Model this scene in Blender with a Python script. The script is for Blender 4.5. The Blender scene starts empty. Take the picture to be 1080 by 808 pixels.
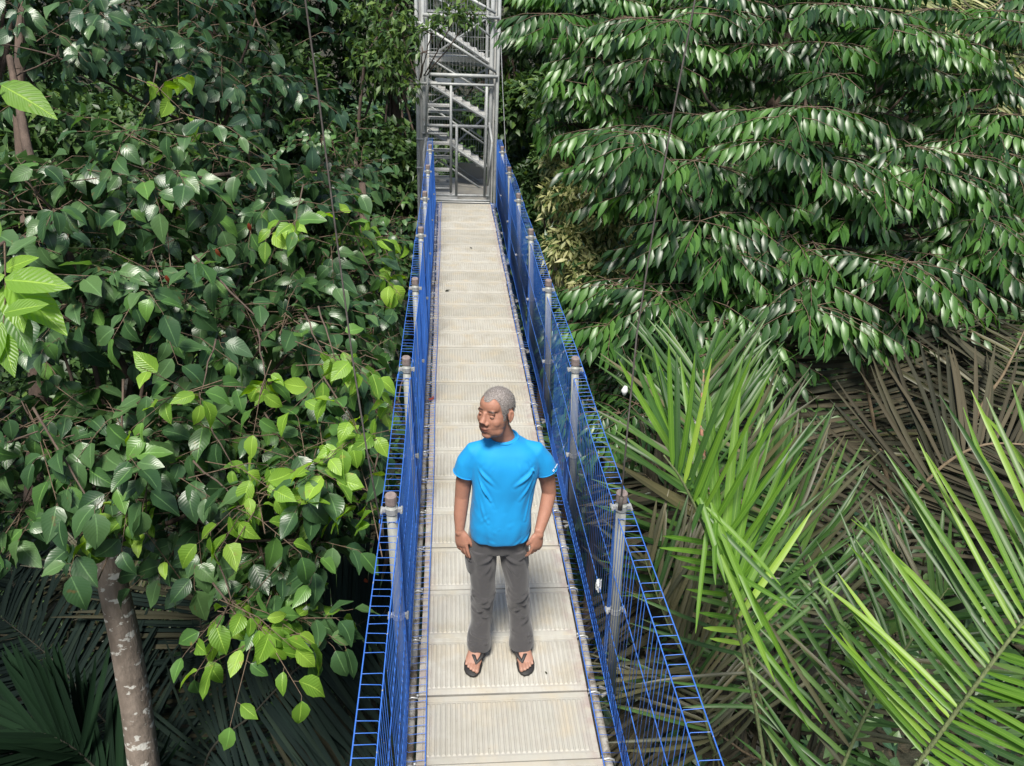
import bpy, bmesh, math, random
import numpy as np
from mathutils import Vector, Matrix, noise
rng = np.random.default_rng(7)
random.seed(7)
R = math.radians
scene = bpy.context.scene
C = scene.collection

# ------------------------------------------------------------------ camera
CX, CH, PITCH, YAW, ROLL, FPX = -0.295, 3.23, R(27.0), R(5.41), R(2.5), 810.0
cam_d = bpy.data.cameras.new("camera"); cam = bpy.data.objects.new("camera", cam_d); C.objects.link(cam)
cam.location = (CX, 0, CH); cam.rotation_euler = (Matrix.Rotation(-YAW, 3, 'Z') @ Matrix.Rotation(R(90) - PITCH, 3, 'X') @ Matrix.Rotation(ROLL, 3, 'Z')).to_euler()
cam_d.sensor_fit = 'HORIZONTAL'; cam_d.sensor_width = 36; cam_d.lens = 36 * FPX / 1080
cam_d.clip_start = 0.05; cam_d.clip_end = 2000
scene.camera = cam
CAMM = cam.matrix_basis.copy()

def P(u, v, Z):
    """world point seen at (u, v) of the photograph, Z metres in front of the camera"""
    return CAMM @ Vector(((u - 540) / FPX * Z, -(v - 404) / FPX * Z, -Z))
def PY(u, v, Y):
    """the same, at the distance Y along the bridge"""
    a = CAMM @ Vector((0, 0, 0)); b = P(u, v, 1.0)
    t = (Y - a.y) / (b.y - a.y)
    return a + (b - a) * t

# ------------------------------------------------------------------ object helpers
def tag(o, label=None, cat=None, group=None, kind=None):
    if label: o['label'] = label
    if cat: o['category'] = cat
    if group: o['group'] = group
    if kind: o['kind'] = kind
    return o
def empty(name, loc=(0, 0, 0)):
    o = bpy.data.objects.new(name, None); C.objects.link(o); o.location = loc
    o.empty_display_size = .1
    return o
def parent_to(o, par):
    o.parent = par
    if par is not None:
        o.location = Vector(o.location) - world_loc(par)
    return o
def world_loc(o):
    l = Vector(o.location)
    while o.parent is not None:
        o = o.parent; l += Vector(o.location)
    return l

class MB:
    """collects boxes, bars and tubes, built as one mesh"""
    def __init__(s): s.v = []; s.f = []; s.n = 0; s.uv = None
    def add(s, v, f):
        s.v.extend([tuple(p) for p in v]); s.f.extend([tuple(i + s.n for i in q) for q in f]); s.n += len(v)
    def box(s, a, b):
        x0, y0, z0 = a; x1, y1, z1 = b
        s.add([(x0,y0,z0),(x1,y0,z0),(x1,y1,z0),(x0,y1,z0),(x0,y0,z1),(x1,y0,z1),(x1,y1,z1),(x0,y1,z1)],
              [(0,3,2,1),(4,5,6,7),(0,1,5,4),(1,2,6,5),(2,3,7,6),(3,0,4,7)])
    def tube(s, pts, rad, n=8, cap=True, ry=None, up=None):
        pts = [Vector(p) for p in pts]
        if not hasattr(rad, '__len__'): rad = [rad] * len(pts)
        if ry is None: ry = rad
        elif not hasattr(ry, '__len__'): ry = [ry] * len(pts)
        V = []; prev = Vector(up) if up is not None else None
        for i, p in enumerate(pts):
            t = (pts[min(i+1, len(pts)-1)] - pts[max(i-1, 0)]).normalized()
            if prev is None:
                prev = Vector((0, 0, 1)) if abs(t.z) < .9 else Vector((0, 1, 0))
            b = t.cross(prev).normalized(); a = b.cross(t).normalized()
            if up is None: prev = a
            for k in range(n):
                th = 2 * math.pi * k / n
                V.append(p + b * (math.cos(th) * rad[i]) + a * (math.sin(th) * ry[i]))
        F = []
        for i in range(len(pts) - 1):
            for k in range(n):
                F.append((i*n+k, i*n+(k+1) % n, (i+1)*n+(k+1) % n, (i+1)*n+k))
        if cap:
            F.append(tuple(range(n-1, -1, -1))); F.append(tuple(range((len(pts)-1)*n, len(pts)*n)))
        s.add(V, F)
    def build(s, name, mat, par=None, smooth=False, loc=None):
        me = bpy.data.meshes.new(name)
        org = Vector(loc) if loc is not None else Vector((0, 0, 0))
        me.from_pydata([tuple(Vector(v) - org) for v in s.v], [], s.f)
        if mat is not None: me.materials.append(mat)
        if smooth: me.polygons.foreach_set('use_smooth', [True] * len(me.polygons))
        me.update()
        o = bpy.data.objects.new(name, me); C.objects.link(o)
        o.location = org
        if par is not None: parent_to(o, par)
        return o

def np_mesh(name, V, Q, mats, uv=None, mi=None, smooth=True, par=None):
    """V (n,3), Q (m,4) quads"""
    me = bpy.data.meshes.new(name)
    me.vertices.add(len(V)); me.vertices.foreach_set('co', np.asarray(V, np.float32).ravel())
    Q = np.asarray(Q, np.int32); m = len(Q)
    me.loops.add(m * 4); me.loops.foreach_set('vertex_index', Q.ravel())
    me.polygons.add(m); me.polygons.foreach_set('loop_start', np.arange(0, m * 4, 4, dtype=np.int32))
    me.polygons.foreach_set('loop_total', np.full(m, 4, np.int32))
    if smooth: me.polygons.foreach_set('use_smooth', np.ones(m, bool))
    for mt in mats: me.materials.append(mt)
    if mi is not None: me.polygons.foreach_set('material_index', np.asarray(mi, np.int32))
    if uv is not None:
        l = me.uv_layers.new(name='UVMap'); l.data.foreach_set('uv', np.asarray(uv, np.float32)[Q.ravel()].ravel())
    me.update(calc_edges=True); me.validate()
    o = bpy.data.objects.new(name, me); C.objects.link(o)
    if par is not None: parent_to(o, par)
    return o

# ------------------------------------------------------------------ materials
class N:
    def __init__(s, name):
        s.m = bpy.data.materials.new(name); s.m.use_nodes = True; s.t = s.m.node_tree
        s.b = s.t.nodes['Principled BSDF']; s.out = s.t.nodes['Material Output']
    def n(s, kind, **kw):
        x = s.t.nodes.new(kind)
        for k, v in kw.items():
            if k in x.inputs: x.inputs[k].default_value = v
            else: setattr(x, k, v)
        return x
    def l(s, a, b): s.t.links.new(a, b)
    def coords(s, kind='Object'): return s.n('ShaderNodeTexCoord').outputs[kind]
    def noise(s, scale, detail=4, vec=None, rough=.55):
        x = s.n('ShaderNodeTexNoise'); x.inputs['Scale'].default_value = scale; x.inputs['Detail'].default_value = detail
        x.inputs['Roughness'].default_value = rough
        s.l(vec if vec is not None else s.coords(), x.inputs['Vector']); return x.outputs['Fac']
    def ramp(s, fac, stops):
        x = s.n('ShaderNodeValToRGB'); e = x.color_ramp.elements
        while len(e) < len(stops): e.new(.5)
        for i, (p, c) in enumerate(stops):
            e[i].position = p; e[i].color = (*c, 1) if len(c) == 3 else c
        s.l(fac, x.inputs['Fac']); return x.outputs['Color']
    def mix(s, fac, a, b, mode='MIX'):
        x = s.n('ShaderNodeMix', data_type='RGBA', blend_type=mode)
        for sock, val in ((x.inputs['Factor'], fac), (x.inputs['A'], a), (x.inputs['B'], b)):
            pass
        def put(sock, val):
            if hasattr(val, 'is_output'): s.l(val, sock)
            elif isinstance(val, (int, float)): sock.default_value = val
            else: sock.default_value = (*val, 1)
        put(x.inputs[0], fac); put(x.inputs[6], a); put(x.inputs[7], b)
        return x.outputs[2]
    def math(s, op, a, b=None, clamp=False):
        x = s.n('ShaderNodeMath', operation=op); x.use_clamp = clamp
        for i, v in enumerate((a, b)):
            if v is None: continue
            if hasattr(v, 'is_output'): s.l(v, x.inputs[i])
            else: x.inputs[i].default_value = v
        return x.outputs[0]
    def bump(s, h, strength=.3, dist=.01):
        x = s.n('ShaderNodeBump'); x.inputs['Strength'].default_value = strength; x.inputs['Distance'].default_value = dist
        s.l(h, x.inputs['Height']); s.l(x.outputs[0], s.b.inputs['Normal']); return x.outputs[0]
    def col(s, c):
        if hasattr(c, 'is_output'): s.l(c, s.b.inputs['Base Color'])
        else: s.b.inputs['Base Color'].default_value = (*c, 1)
    def rough(s, r):
        if hasattr(r, 'is_output'): s.l(r, s.b.inputs['Roughness'])
        else: s.b.inputs['Roughness'].default_value = r

def stretch(k, vec, sc):
    x = k.n('ShaderNodeMapping'); x.inputs['Scale'].default_value = sc; k.l(vec, x.inputs['Vector']); return x.outputs[0]

def leaf_mat(name, dark, mid, light, rough=.38, trans=.22, veins=0.0, spec=.5, spots=None, tip=None):
    k = N(name)
    geo = k.n('ShaderNodeNewGeometry')
    rnd = geo.outputs['Random Per Island']
    c = k.ramp(rnd, [(0, dark), (.55, mid), (1, light)])
    if spots is not None:
        nz = k.noise(13, 4)
        c = k.mix(k.ramp(nz, [(.66, (0, 0, 0)), (.72, (.8, .8, .8))]), c, spots)
    uv = k.n('ShaderNodeTexCoord').outputs['UV']
    sp = k.n('ShaderNodeSeparateXYZ'); k.l(uv, sp.inputs[0])
    au = k.math('ABSOLUTE', k.math('SUBTRACT', sp.outputs['X'], .5))
    mid_line = k.ramp(au, [(0, (1, 1, 1)), (.045, (0, 0, 0))])
    if veins:
        ph = k.math('SUBTRACT', sp.outputs['Y'], k.math('MULTIPLY', au, .55))
        w = k.math('SINE', k.math('MULTIPLY', ph, 62.0))
        c = k.mix(k.math('MULTIPLY', mid_line, .45), c, tuple(min(1, x * 2.2 + .02) for x in light))
        k.bump(k.math('ADD', w, k.math('MULTIPLY', mid_line, -2.0)), veins, .004)
    else:
        c = k.mix(k.math('MULTIPLY', mid_line, .3), c, tuple(min(1, x * 1.8) for x in light))
    if tip is not None:
        e_ = k.math('ADD', sp.outputs['Y'], k.math('MULTIPLY', k.noise(6, 2), .25))
        c = k.mix(k.ramp(e_, [(1.05, (0,0,0)), (1.12, (.8,.8,.8))]), c, tip)
    k.col(c); k.rough(rough)
    k.b.inputs['Specular IOR Level'].default_value = spec
    tr = k.n('ShaderNodeBsdfTranslucent')
    hs = k.n('ShaderNodeHueSaturation'); hs.inputs['Hue'].default_value = .485; hs.inputs['Saturation'].default_value = 1.15; hs.inputs['Value'].default_value = 1.7
    k.l(c, hs.inputs['Color']); k.l(hs.outputs[0], tr.inputs['Color'])
    ms = k.n('ShaderNodeMixShader'); ms.inputs[0].default_value = trans
    k.l(k.b.outputs[0], ms.inputs[1]); k.l(tr.outputs[0], ms.inputs[2]); k.l(ms.outputs[0], k.out.inputs[0])
    return k.m

M = {}
M['leaf_deep'] = leaf_mat('broad leaf mature', (.024,.062,.024), (.046,.105,.038), (.09,.17,.06), .33, .22, .09, spots=(.12,.085,.03))
M['leaf_mid'] = leaf_mat('broad leaf fresh', (.04,.10,.03), (.07,.16,.04), (.12,.25,.05), .36, .3, .12, spots=(.22,.17,.05))
M['leaf_young'] = leaf_mat('broad leaf young', (.12,.25,.035), (.20,.37,.045), (.31,.49,.07), .4, .42, .28, spots=(.36,.33,.08))
M['leaf_shade'] = leaf_mat('broad leaf shade in colour', (.018,.046,.026), (.032,.074,.038), (.058,.115,.052), .36, .18, .12)  # darker copy of the broad leaf, shade put into its colour
M['leaf_red'] = leaf_mat('withered red leaf', (.25,.04,.02), (.35,.07,.03), (.30,.12,.05), .6, .2)
M['pinna_deep'] = leaf_mat('glossy leaflet', (.014,.042,.015), (.030,.080,.020), (.055,.125,.032), .36, .22, spec=.5)
M['pinna_mid'] = leaf_mat('glossy leaflet light', (.035,.10,.02), (.06,.155,.03), (.10,.22,.045), .36, .3, spec=.5)
M['leaf_olive'] = leaf_mat('pale olive leaf', (.13,.16,.05), (.26,.28,.11), (.42,.41,.20), .5, .3)
M['leaf_forest'] = leaf_mat('forest leaf', (.018,.046,.014), (.040,.088,.024), (.078,.145,.04), .45, .2)
M['leaf_forest_light'] = leaf_mat('forest leaf light', (.04,.09,.02), (.08,.15,.035), (.14,.22,.05), .45, .3)
M['palm_bright'] = leaf_mat('palm leaflet bright', (.07,.17,.018), (.12,.25,.028), (.27,.42,.06), .42, .36, spec=.4, tip=(.30,.22,.10))
M['palm_green'] = leaf_mat('palm leaflet green', (.025,.07,.016), (.045,.11,.022), (.10,.18,.04), .42, .25, spec=.4, tip=(.22,.16,.08))
M['palm_dark'] = leaf_mat('palm leaflet shade in colour', (.005,.011,.010), (.009,.018,.015), (.015,.026,.018), .8, .06, spec=.12)  # deep shade under the left crown is put into this leaflet colour
M['leaf_gloom'] = leaf_mat('green palm leaflet shade in colour', (.003,.010,.005), (.005,.017,.007), (.008,.024,.010), .85, .08, spec=.12)  # green leaflet darkened further, the gloom is in its colour
M['palm_olive'] = leaf_mat('palm leaflet olive', (.04,.045,.02), (.07,.07,.03), (.11,.10,.045), .5, .15)
M['palm_dead'] = leaf_mat('palm leaflet dead', (.022,.021,.013), (.044,.039,.023), (.09,.078,.048), .75, .12, spec=.25)
M['palm_brown'] = leaf_mat('palm leaflet drying', (.016,.018,.010), (.032,.033,.018), (.062,.058,.034), .7, .15, spec=.25)

def bark(name, a, b, lichen=None, scale=9):
    k = N(name)
    v = stretch(k, k.coords(), (1, 1, .35))
    c = k.mix(k.ramp(k.noise(scale, 6, v), [(.35, (0, 0, 0)), (.65, (1, 1, 1))]), a, b)
    if lichen is not None:
        nz = k.noise(10, 5, stretch(k, k.coords(), (1, 1, 1.5)), .6)
        c = k.mix(k.ramp(nz, [(.575, (0, 0, 0)), (.61, (1, 1, 1))]), c, lichen)
    k.col(c); k.rough(.85); k.bump(k.noise(scale * 4, 5, v), .6, .02)
    return k.m
M['bark'] = bark('brown bark', (.06,.042,.032), (.12,.085,.065))
M['bark_lichen'] = bark('reddish bark with lichen', (.14,.112,.09), (.25,.205,.17), (.52,.51,.47))
M['twig'] = bark('twig bark', (.09,.06,.04), (.17,.12,.08), None, 30)
M['rachis'] = bark('green palm rib', (.10,.13,.05), (.16,.19,.08), None, 20)
M['rachis_dark'] = bark('dark palm rib', (.02,.02,.014), (.04,.038,.025), None, 20)
M['rachis_brown'] = bark('brown palm rib', (.13,.095,.055), (.21,.16,.10), None, 20)
def red_rib():
    k = N('palm rib with red brown scales')
    c = k.mix(k.ramp(k.noise(22, 3), [(.45, (0,0,0)), (.55, (1,1,1))]), (.10,.13,.06), (.30,.14,.09))
    k.col(c); k.rough(.7); return k.m
M['rachis_red'] = red_rib()

def metal(name, base, var, rough=.45, metallic=.0, scale=12, stain=None, st=(.55, .7)):
    k = N(name)
    c = k.mix(k.ramp(k.noise(scale, 6), [(.35, (0, 0, 0)), (.68, (1, 1, 1))]), base, var)
    if stain is not None:
        c = k.mix(k.ramp(k.noise(scale * .6, 8, None, .7), [(st[0], (0, 0, 0)), (st[1], (1, 1, 1))]), c, stain)
    k.col(c); k.rough(k.ramp(k.noise(scale * 2, 4), [(0, (rough - .1,) * 3), (1, (rough + .15,) * 3)]))
    k.b.inputs['Metallic'].default_value = metallic
    k.bump(k.noise(scale * 9, 4), .15, .003)
    return k.m
M['galv'] = metal('weathered galvanised pipe', (.36,.36,.34), (.24,.24,.225), .5, .25, 14, (.13,.10,.075), (.6, .72))
M['galv_post'] = metal('galvanised post', (.30,.31,.285), (.21,.22,.20), .55, .1, 10, (.13,.12,.09), (.58, .70))
M['pipe_dirty'] = metal('dirty deck pipe', (.36,.35,.32), (.22,.20,.17), .6, .1, 16, (.09,.07,.05), (.5, .62))
M['cap'] = metal('rusty cap', (.24,.19,.18), (.15,.12,.11), .75, 0, 40)
M['clamp'] = metal('zinc clamp', (.55,.56,.55), (.35,.36,.36), .4, .5, 30)
M['tower'] = metal('tower galvanised steel', (.44,.45,.44), (.31,.33,.33), .55, .05, 9, (.22,.19,.15), (.60, .72))
M['tower_plate'] = metal('tower platform plate', (.60,.60,.57), (.48,.48,.46), .5, .1, 5)
M['wire_grey'] = metal('grey mesh wire', (.40,.42,.42), (.30,.31,.31), .45, .3, 10)
M['cable'] = metal('old steel cable', (.10,.09,.08), (.055,.045,.04), .6, .2, 40)
M['cable_light'] = metal('thin galvanised cable', (.45,.46,.46), (.32,.33,.33), .5, .3, 40)
def blue_mat():
    k = N('blue coated wire')
    nz = k.noise(3.2, 6, None, .65)
    c = k.mix(k.ramp(nz, [(.35, (0,0,0)), (.65, (1,1,1))]), (.030,.12,.48), (.055,.18,.60))
    c = k.mix(k.ramp(k.noise(55, 3), [(.66, (0,0,0)), (.72, (1,1,1))]), c, (.30,.34,.40))
    k.col(c); k.rough(.38); return k.m
M['blue'] = blue_mat()
def deck_mat():
    k = N('weathered beige deck board')
    info = k.n('ShaderNodeObjectInfo')
    co = k.coords()
    off = k.n('ShaderNodeVectorMath', operation='ADD')
    sc = k.n('ShaderNodeVectorMath', operation='SCALE'); sc.inputs['Scale'].default_value = 37.0
    cmb = k.n('ShaderNodeCombineXYZ'); k.l(info.outputs['Random'], cmb.inputs[0]); k.l(info.outputs['Random'], cmb.inputs[1])
    k.l(cmb.outputs[0], sc.inputs[0]); k.l(co, off.inputs[0]); k.l(sc.outputs[0], off.inputs[1])
    v = off.outputs[0]
    c = k.ramp(info.outputs['Random'], [(0, (.34,.33,.285)), (.5, (.39,.38,.335)), (1, (.44,.43,.385))])
    streak = k.noise(4, 5, stretch(k, v, (14, 1.2, 1)))
    c = k.mix(k.ramp(streak, [(.4, (0,0,0)), (.75, (1,1,1))]), c, (.36,.34,.30))
    yel = k.noise(5, 4, v)
    c = k.mix(k.ramp(yel, [(.5, (0,0,0)), (.75, (1,1,1))]), c, (.40,.35,.26))
    # dirt gathering in the grooves between the ribs
    pos = k.n('ShaderNodeSeparateXYZ'); k.l(co, pos.inputs[0])
    low = k.ramp(k.math('ADD', k.math('MULTIPLY', pos.outputs['Z'], 150.0), .8), [(.0, (1,1,1)), (.7, (0,0,0))])
    g = k.math('MULTIPLY', low, k.ramp(k.noise(7, 5, v), [(.3, (.15,)*3), (.65, (.85,)*3)]))
    c = k.mix(g, c, (.25,.245,.23))
    grime = k.ramp(k.noise(2.2, 7, v, .7), [(.48, (0,0,0)), (.72, (.8,.8,.8))])
    c = k.mix(grime, c, (.27,.25,.20))
    edge = k.math('ABSOLUTE', pos.outputs['X'])
    e = k.math('MULTIPLY', k.ramp(edge, [(.36, (0,0,0)), (.44, (1,1,1))]), k.ramp(k.noise(14, 6, v), [(.4, (0,0,0)), (.6, (1,1,1))]))
    c = k.mix(k.math('MULTIPLY', e, .75), c, (.27,.20,.19))
    spot = k.ramp(k.noise(60, 3, v), [(.68, (0,0,0)), (.74, (1,1,1))])
    c = k.mix(k.math('MULTIPLY', spot, .5), c, (.16,.13,.11))
    k.col(c); k.rough(.62)
    k.bump(k.noise(120, 5, v), .25, .002)
    return k.m
M['deck'] = deck_mat()
def ground_mat():
    k = N('leaf litter ground')
    c = k.ramp(k.noise(3, 8, None, .7), [(.3, (.010,.013,.006)), (.5, (.025,.026,.014)), (.7, (.07,.052,.032))])
    k.col(c); k.rough(.95); k.bump(k.noise(14, 8), .8, .1); return k.m
M['ground'] = ground_mat()

# ------------------------------------------------------------------ world and light
SUN_EL, SUN_AZ = R(63), R(196)       # azimuth clockwise from +Y: behind the camera, a little to its left
w = bpy.data.worlds.new("World"); scene.world = w; w.use_nodes = True
nt = w.node_tree; bg = nt.nodes['Background']
sky = nt.nodes.new('ShaderNodeTexSky'); sky.sky_type = 'NISHITA'; sky.sun_disc = False
sky.sun_elevation = SUN_EL; sky.sun_rotation = SUN_AZ; sky.air_density = 1.0; sky.dust_density = 2.5; sky.ozone_density = 1.0
nt.links.new(sky.outputs[0], bg.inputs[0]); bg.inputs[1].default_value = .092
sd = bpy.data.lights.new('sun', 'SUN'); sd.energy = 4.2; sd.angle = R(15); sd.color = (1, .955, .87)
so = bpy.data.objects.new('sun', sd); C.objects.link(so)
dirv = Vector((math.sin(SUN_AZ) * math.cos(SUN_EL), math.cos(SUN_AZ) * math.cos(SUN_EL), math.sin(SUN_EL)))
so.rotation_euler = dirv.to_track_quat('Z', 'Y').to_euler(); so.location = (0, -5, 20)
scene.view_settings.view_transform = 'Standard'; scene.view_settings.look = 'None'
scene.view_settings.gamma = 1; scene.view_settings.exposure = .62
scene.cycles.max_bounces = 6; scene.cycles.diffuse_bounces = 3; scene.cycles.transmission_bounces = 3
scene.cycles.use_denoising = True
scene.cycles.caustics_reflective = False; scene.cycles.caustics_refractive = False
# ------------------------------------------------------------------ footbridge
X_IN, X_WALL, X_OUT, Z_TOP = .420, .512, .590, 1.06
XO = .0
Y0, Y1 = 0.05, 13.25
bridge = tag(empty('footbridge', (0, Y0, 0)), 'long straight hanging walkway with beige ribbed boards and blue wire mesh sides', 'footbridge')
BL = .392
NB = int((Y1 - Y0) / BL)
def board_mesh():
    hw, L = .437, BL - .007
    m = MB()
    # profile plate with flat border and raised ribs that taper at both ends
    m.box((-hw, 0, -.03), (hw, L, -.0033))
    m.box((-hw, .0, -.0038), (hw, .030, .0)); m.box((-hw, L - .030, -.0038), (hw, L, .0))
    m.box((-hw, .0305, -.0038), (-hw + .03, L - .0305, .0)); m.box((hw - .03, .0305, -.0038), (hw, L - .0305, .0))
    n = 31; s = (2 * hw - .08) / n
    for i in range(n):
        x = -hw + .04 + (i + .5) * s; w_ = s * .27
        a, b = .040, L - .040
        top = .001
        v = [(x - w_ - .003, a, -.0038), (x + w_ + .003, a, -.0038), (x + w_ + .003, b, -.0038), (x - w_ - .003, b, -.0038),
             (x - w_, a + .008, top), (x + w_, a + .008, top), (x + w_, b - .008, top), (x - w_, b - .008, top)]
        m.add(v, [(4,5,6,7),(0,1,5,4),(1,2,6,5),(2,3,7,6),(3,0,4,7)])
    return m
b0 = board_mesh().build('deck_board', M['deck'], None)
bv = b0.modifiers.new('bevel', 'BEVEL'); bv.width = .0015; bv.segments = 1; bv.limit_method = 'ANGLE'
for i in range(NB):
    o = b0 if i == 0 else b0.copy()
    if i: C.objects.link(o)
    o.location = (random.uniform(-.005, .005), Y0 + i * BL + (.004 if i % 3 == 1 else -.001) + random.uniform(-.001, .001), random.uniform(-.0015, .0015)); o.rotation_euler = (0, 0, random.uniform(-.003, .003))
    parent_to(o, bridge)
YE = Y0 + NB * BL
for sx in (-1, 1):
    m = MB()
    ys = np.linspace(Y0 - .3, YE, 12)
    m.tube([(sx * .474 + XO * .4, y, -.035 + .002 * math.sin(y * 3)) for y in ys], .0215, 12)
    m.build('side_pipe', M['pipe_dirty'], bridge, True)
    m = MB()
    for y in np.arange(Y0 + 2.2, YE, 2.9):            # pipe couplers
        m = MB(); m.tube([(sx * .474, y - .045, -.035), (sx * .474, y + .045, -.035)], .027, 12); m.build('pipe_coupler', M['galv'], bridge, True)
    m = MB()
    m.tube([(sx * .47, Y0 - .3, -.13), (sx * .47, YE, -.13)], .012, 8)
    m.build('lower_cable', M['cable'], bridge, True)
    for i in range(NB + 1):                          # a bracket strap over the pipe at every joint
        y = Y0 + i * BL - .004
        mm = MB()
        mm.tube([(sx * .430, y, -.036), (sx * .446, y, -.012), (sx * .474, y, -.0055), (sx * .498, y, -.018), (sx * .507, y, -.06)], .0055, 6)
        mm.tube([(sx * .445, y + .008, -.008), (sx * .445, y + .008, .004)], .008, 6)
        mm.build('bracket', M['clamp'], bridge, True)
for i in range(NB + 1):
    y = Y0 + i * BL; mb_ = MB(); mb_.box((-.50, y - .025, -.12), (.50, y + .017, -.062)); mb_.build('cross_bearer', M['pipe_dirty'], bridge)

post_y = [2.87 + 1.452 * k for k in range(-1, 8)]
def wire(m, a, b, r=.0024): m.tube([a, b], r, 4, False)
post0 = None
for sx in (-1, 1):
    for pi, y in enumerate(post_y):
        if y > YE: continue
        m = MB(); px = XO + sx * .532
        m.tube([(px, y, -.16), (px, y, 1.175)], .0243, 14)
        po = m.build('post', M['galv_post'], bridge, True, loc=(px, y, -.16))
        m = MB(); m.tube([(px, y, 1.15), (px, y, 1.193), (px, y, 1.20)], [.0275, .0275, .022], 14); m.build('post_cap', M['cap'], po, False, loc=(px, y, 1.16))
        for cz in (1.115, .48):
            m = MB()
            m.tube([(px, y, cz - .016), (px, y, cz + .014)], .0285, 14)
            m.box((px - .046, y - .009, cz - .009), (px - .027, y + .009, cz + .009))
            m.box((px + .027, y - .009, cz - .009), (px + .048, y + .009, cz + .009))
            m.tube([(px - .045, y - .026, cz), (px - .045, y + .022, cz)], .006, 6)
            m.tube([(px + .045, y - .026, cz), (px + .045, y + .022, cz)], .006, 6)
            m.build('clamp', M['clamp'], po, False, loc=(px, y, cz))
        m = MB()
        m.tube([(sx * .474 + XO * .5, y - .03, -.10), (px, y, -.10), (sx * .474 + XO * .5, y + .03, -.10)], .012, 6)
        m.build('foot_bracket', M['galv'], po, True, loc=(px, y, -.1))
        for o_ in [po] + list(po.children):
            zz = world_loc(o_).z
            for v_ in o_.data.vertices: v_.co.x += (.045 - .058 * (v_.co.z + zz)) if sx > 0 else (.008 - .020 * (v_.co.z + zz))
    # the posts lean a little to the left at the top
    # mesh panels between posts
    edges = [Y0] + [y for y in post_y if Y0 + .3 < y < YE] + [YE - .02]
    for k in range(len(edges) - 1):
        a, b = edges[k], edges[k + 1]
        m = MB()
        lean = random.uniform(-.006, .006)
        xw = X_WALL
        W = lambda x, y, z: (.022 - .028 * z + sx * (x + lean * z + .004 * math.sin(y * 2.3 + z * 3)), y, z)
        nseg = 5
        yy = np.linspace(a - .03, b + .03, nseg)
        for (x, z, r_) in ((X_OUT, Z_TOP + .004, .0028), (xw, Z_TOP, .0028), (xw, .72, .0026), (xw, .38, .0026), (xw, .012, .003), (X_IN, .022, .003)):
            m.tube([W(x, y, z) for y in yy], r_, 5, False)
        n = int((b - a) / .049)
        for i in range(n + 1):
            y = a + (b - a) * (i + .5) / (n + 1) + random.uniform(-.005, .005)
            if random.random() < .04: continue
            tz = random.uniform(-.003, .003)
            m.tube([W(X_OUT, y, Z_TOP + .006 + tz), W(xw + .006, y, Z_TOP + .004), W(xw, y, Z_TOP - .008), W(xw, y, .025), W(xw - .012, y, .014), W(X_IN, y, .024)], .0017, 4, False)
        # double wires where two lengths of mesh overlap beside the post
        for q in range(5):
            y = a + .01 + q * .018
            m.tube([W(X_OUT - .004, y, Z_TOP + .002), W(xw + .004, y, Z_TOP), W(xw + .004, y, .0)], .0017, 4, False)
        m.build('mesh_panel', M['blue'], bridge, True)
        m = MB()                                      # close netting along the foot of the fence
        n2 = int((b - a) / .017)
        for i in range(n2):
            y = a + (b - a) * i / n2
            m.tube([W(xw + .006, y, .0), W(xw + .006, y + .004, .105 + random.uniform(-.004, .004))], .0018, 4, False)
        m.tube([W(xw + .006, a, .105), W(xw + .006, b, .105)], .0025, 4, False)
        m.tube([W(xw + .006, a, .055), W(xw + .006, b, .055)], .002, 4, False)
        m.build('foot_netting', M['blue'], bridge, True)

# suspension cables rising from the posts nearest the person
for sx, pts, lab in ((-1, [(402, 556, 3.5), (386, 470, 3.5), (372, 380, 3.45), (353, 235, 3.35), (337, 110, 3.2), (322, 0, 3.1), (303, -140, 2.9)], 'dark thin steel cable rising through the leaves left of the walkway'),
                 (1, [(655, 528, 3.45), (663, 440, 3.45), (672, 350, 3.4), (690, 235, 3.3), (708, 130, 3.2), (733, 0, 3.1), (757, -130, 2.95)], 'dark thin steel cable with a white clip rising right of the walkway')):
    m = MB(); w3 = [P(*p) for p in pts]
    w3 += [w3[-1] + (w3[-1] - w3[-2]).normalized() * 5]
    m.tube(w3, .0042, 8)
    m.tube([w3[0] + Vector((0, 0, -.05)), w3[0] + Vector((0, 0, .02))], .011, 8)
    c_ = m.build('suspension_cable', M['cable'], None, True)
    tag(c_, lab, 'cable', 'cables holding up the walkway')
    if sx == 1:
        m = MB(); q = P(660, 412, 3.44)
        m.tube([q + Vector((-.004, 0, -.022)), q + Vector((-.006, 0, 0)), q + Vector((-.002, 0, .022))], [.006, .016, .007], 8)
        kk = N('white plastic'); kk.col((.75, .75, .72)); kk.rough(.4)
        m.build('clip', kk.m, c_, True)
a_ = P(632, 617, 1) - CAMM.translation; q = CAMM.translation + a_ * ((.525 - CAMM.translation.x) / a_.x)
me = bpy.data.meshes.new('plastic_scrap'); bmx = bmesh.new(); bmesh.ops.create_icosphere(bmx, subdivisions=4, radius=1)
for v in bmx.verts:
    n_ = noise.noise(v.co * 1.6) * .5 + noise.noise(v.co * 4) * .3; v.co = Vector((v.co.x * .016, v.co.y * .020, v.co.z * .038)) * (1 + n_)
bmx.to_mesh(me); bmx.free(); kk = N('white film'); kk.col((.62, .63, .64)); kk.rough(.35); me.materials.append(kk.m)
o_ = bpy.data.objects.new('plastic_scrap', me); C.objects.link(o_); o_.location = q
tag(o_, 'crumpled white plastic scrap caught in the right mesh near the second post', 'litter')
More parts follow.
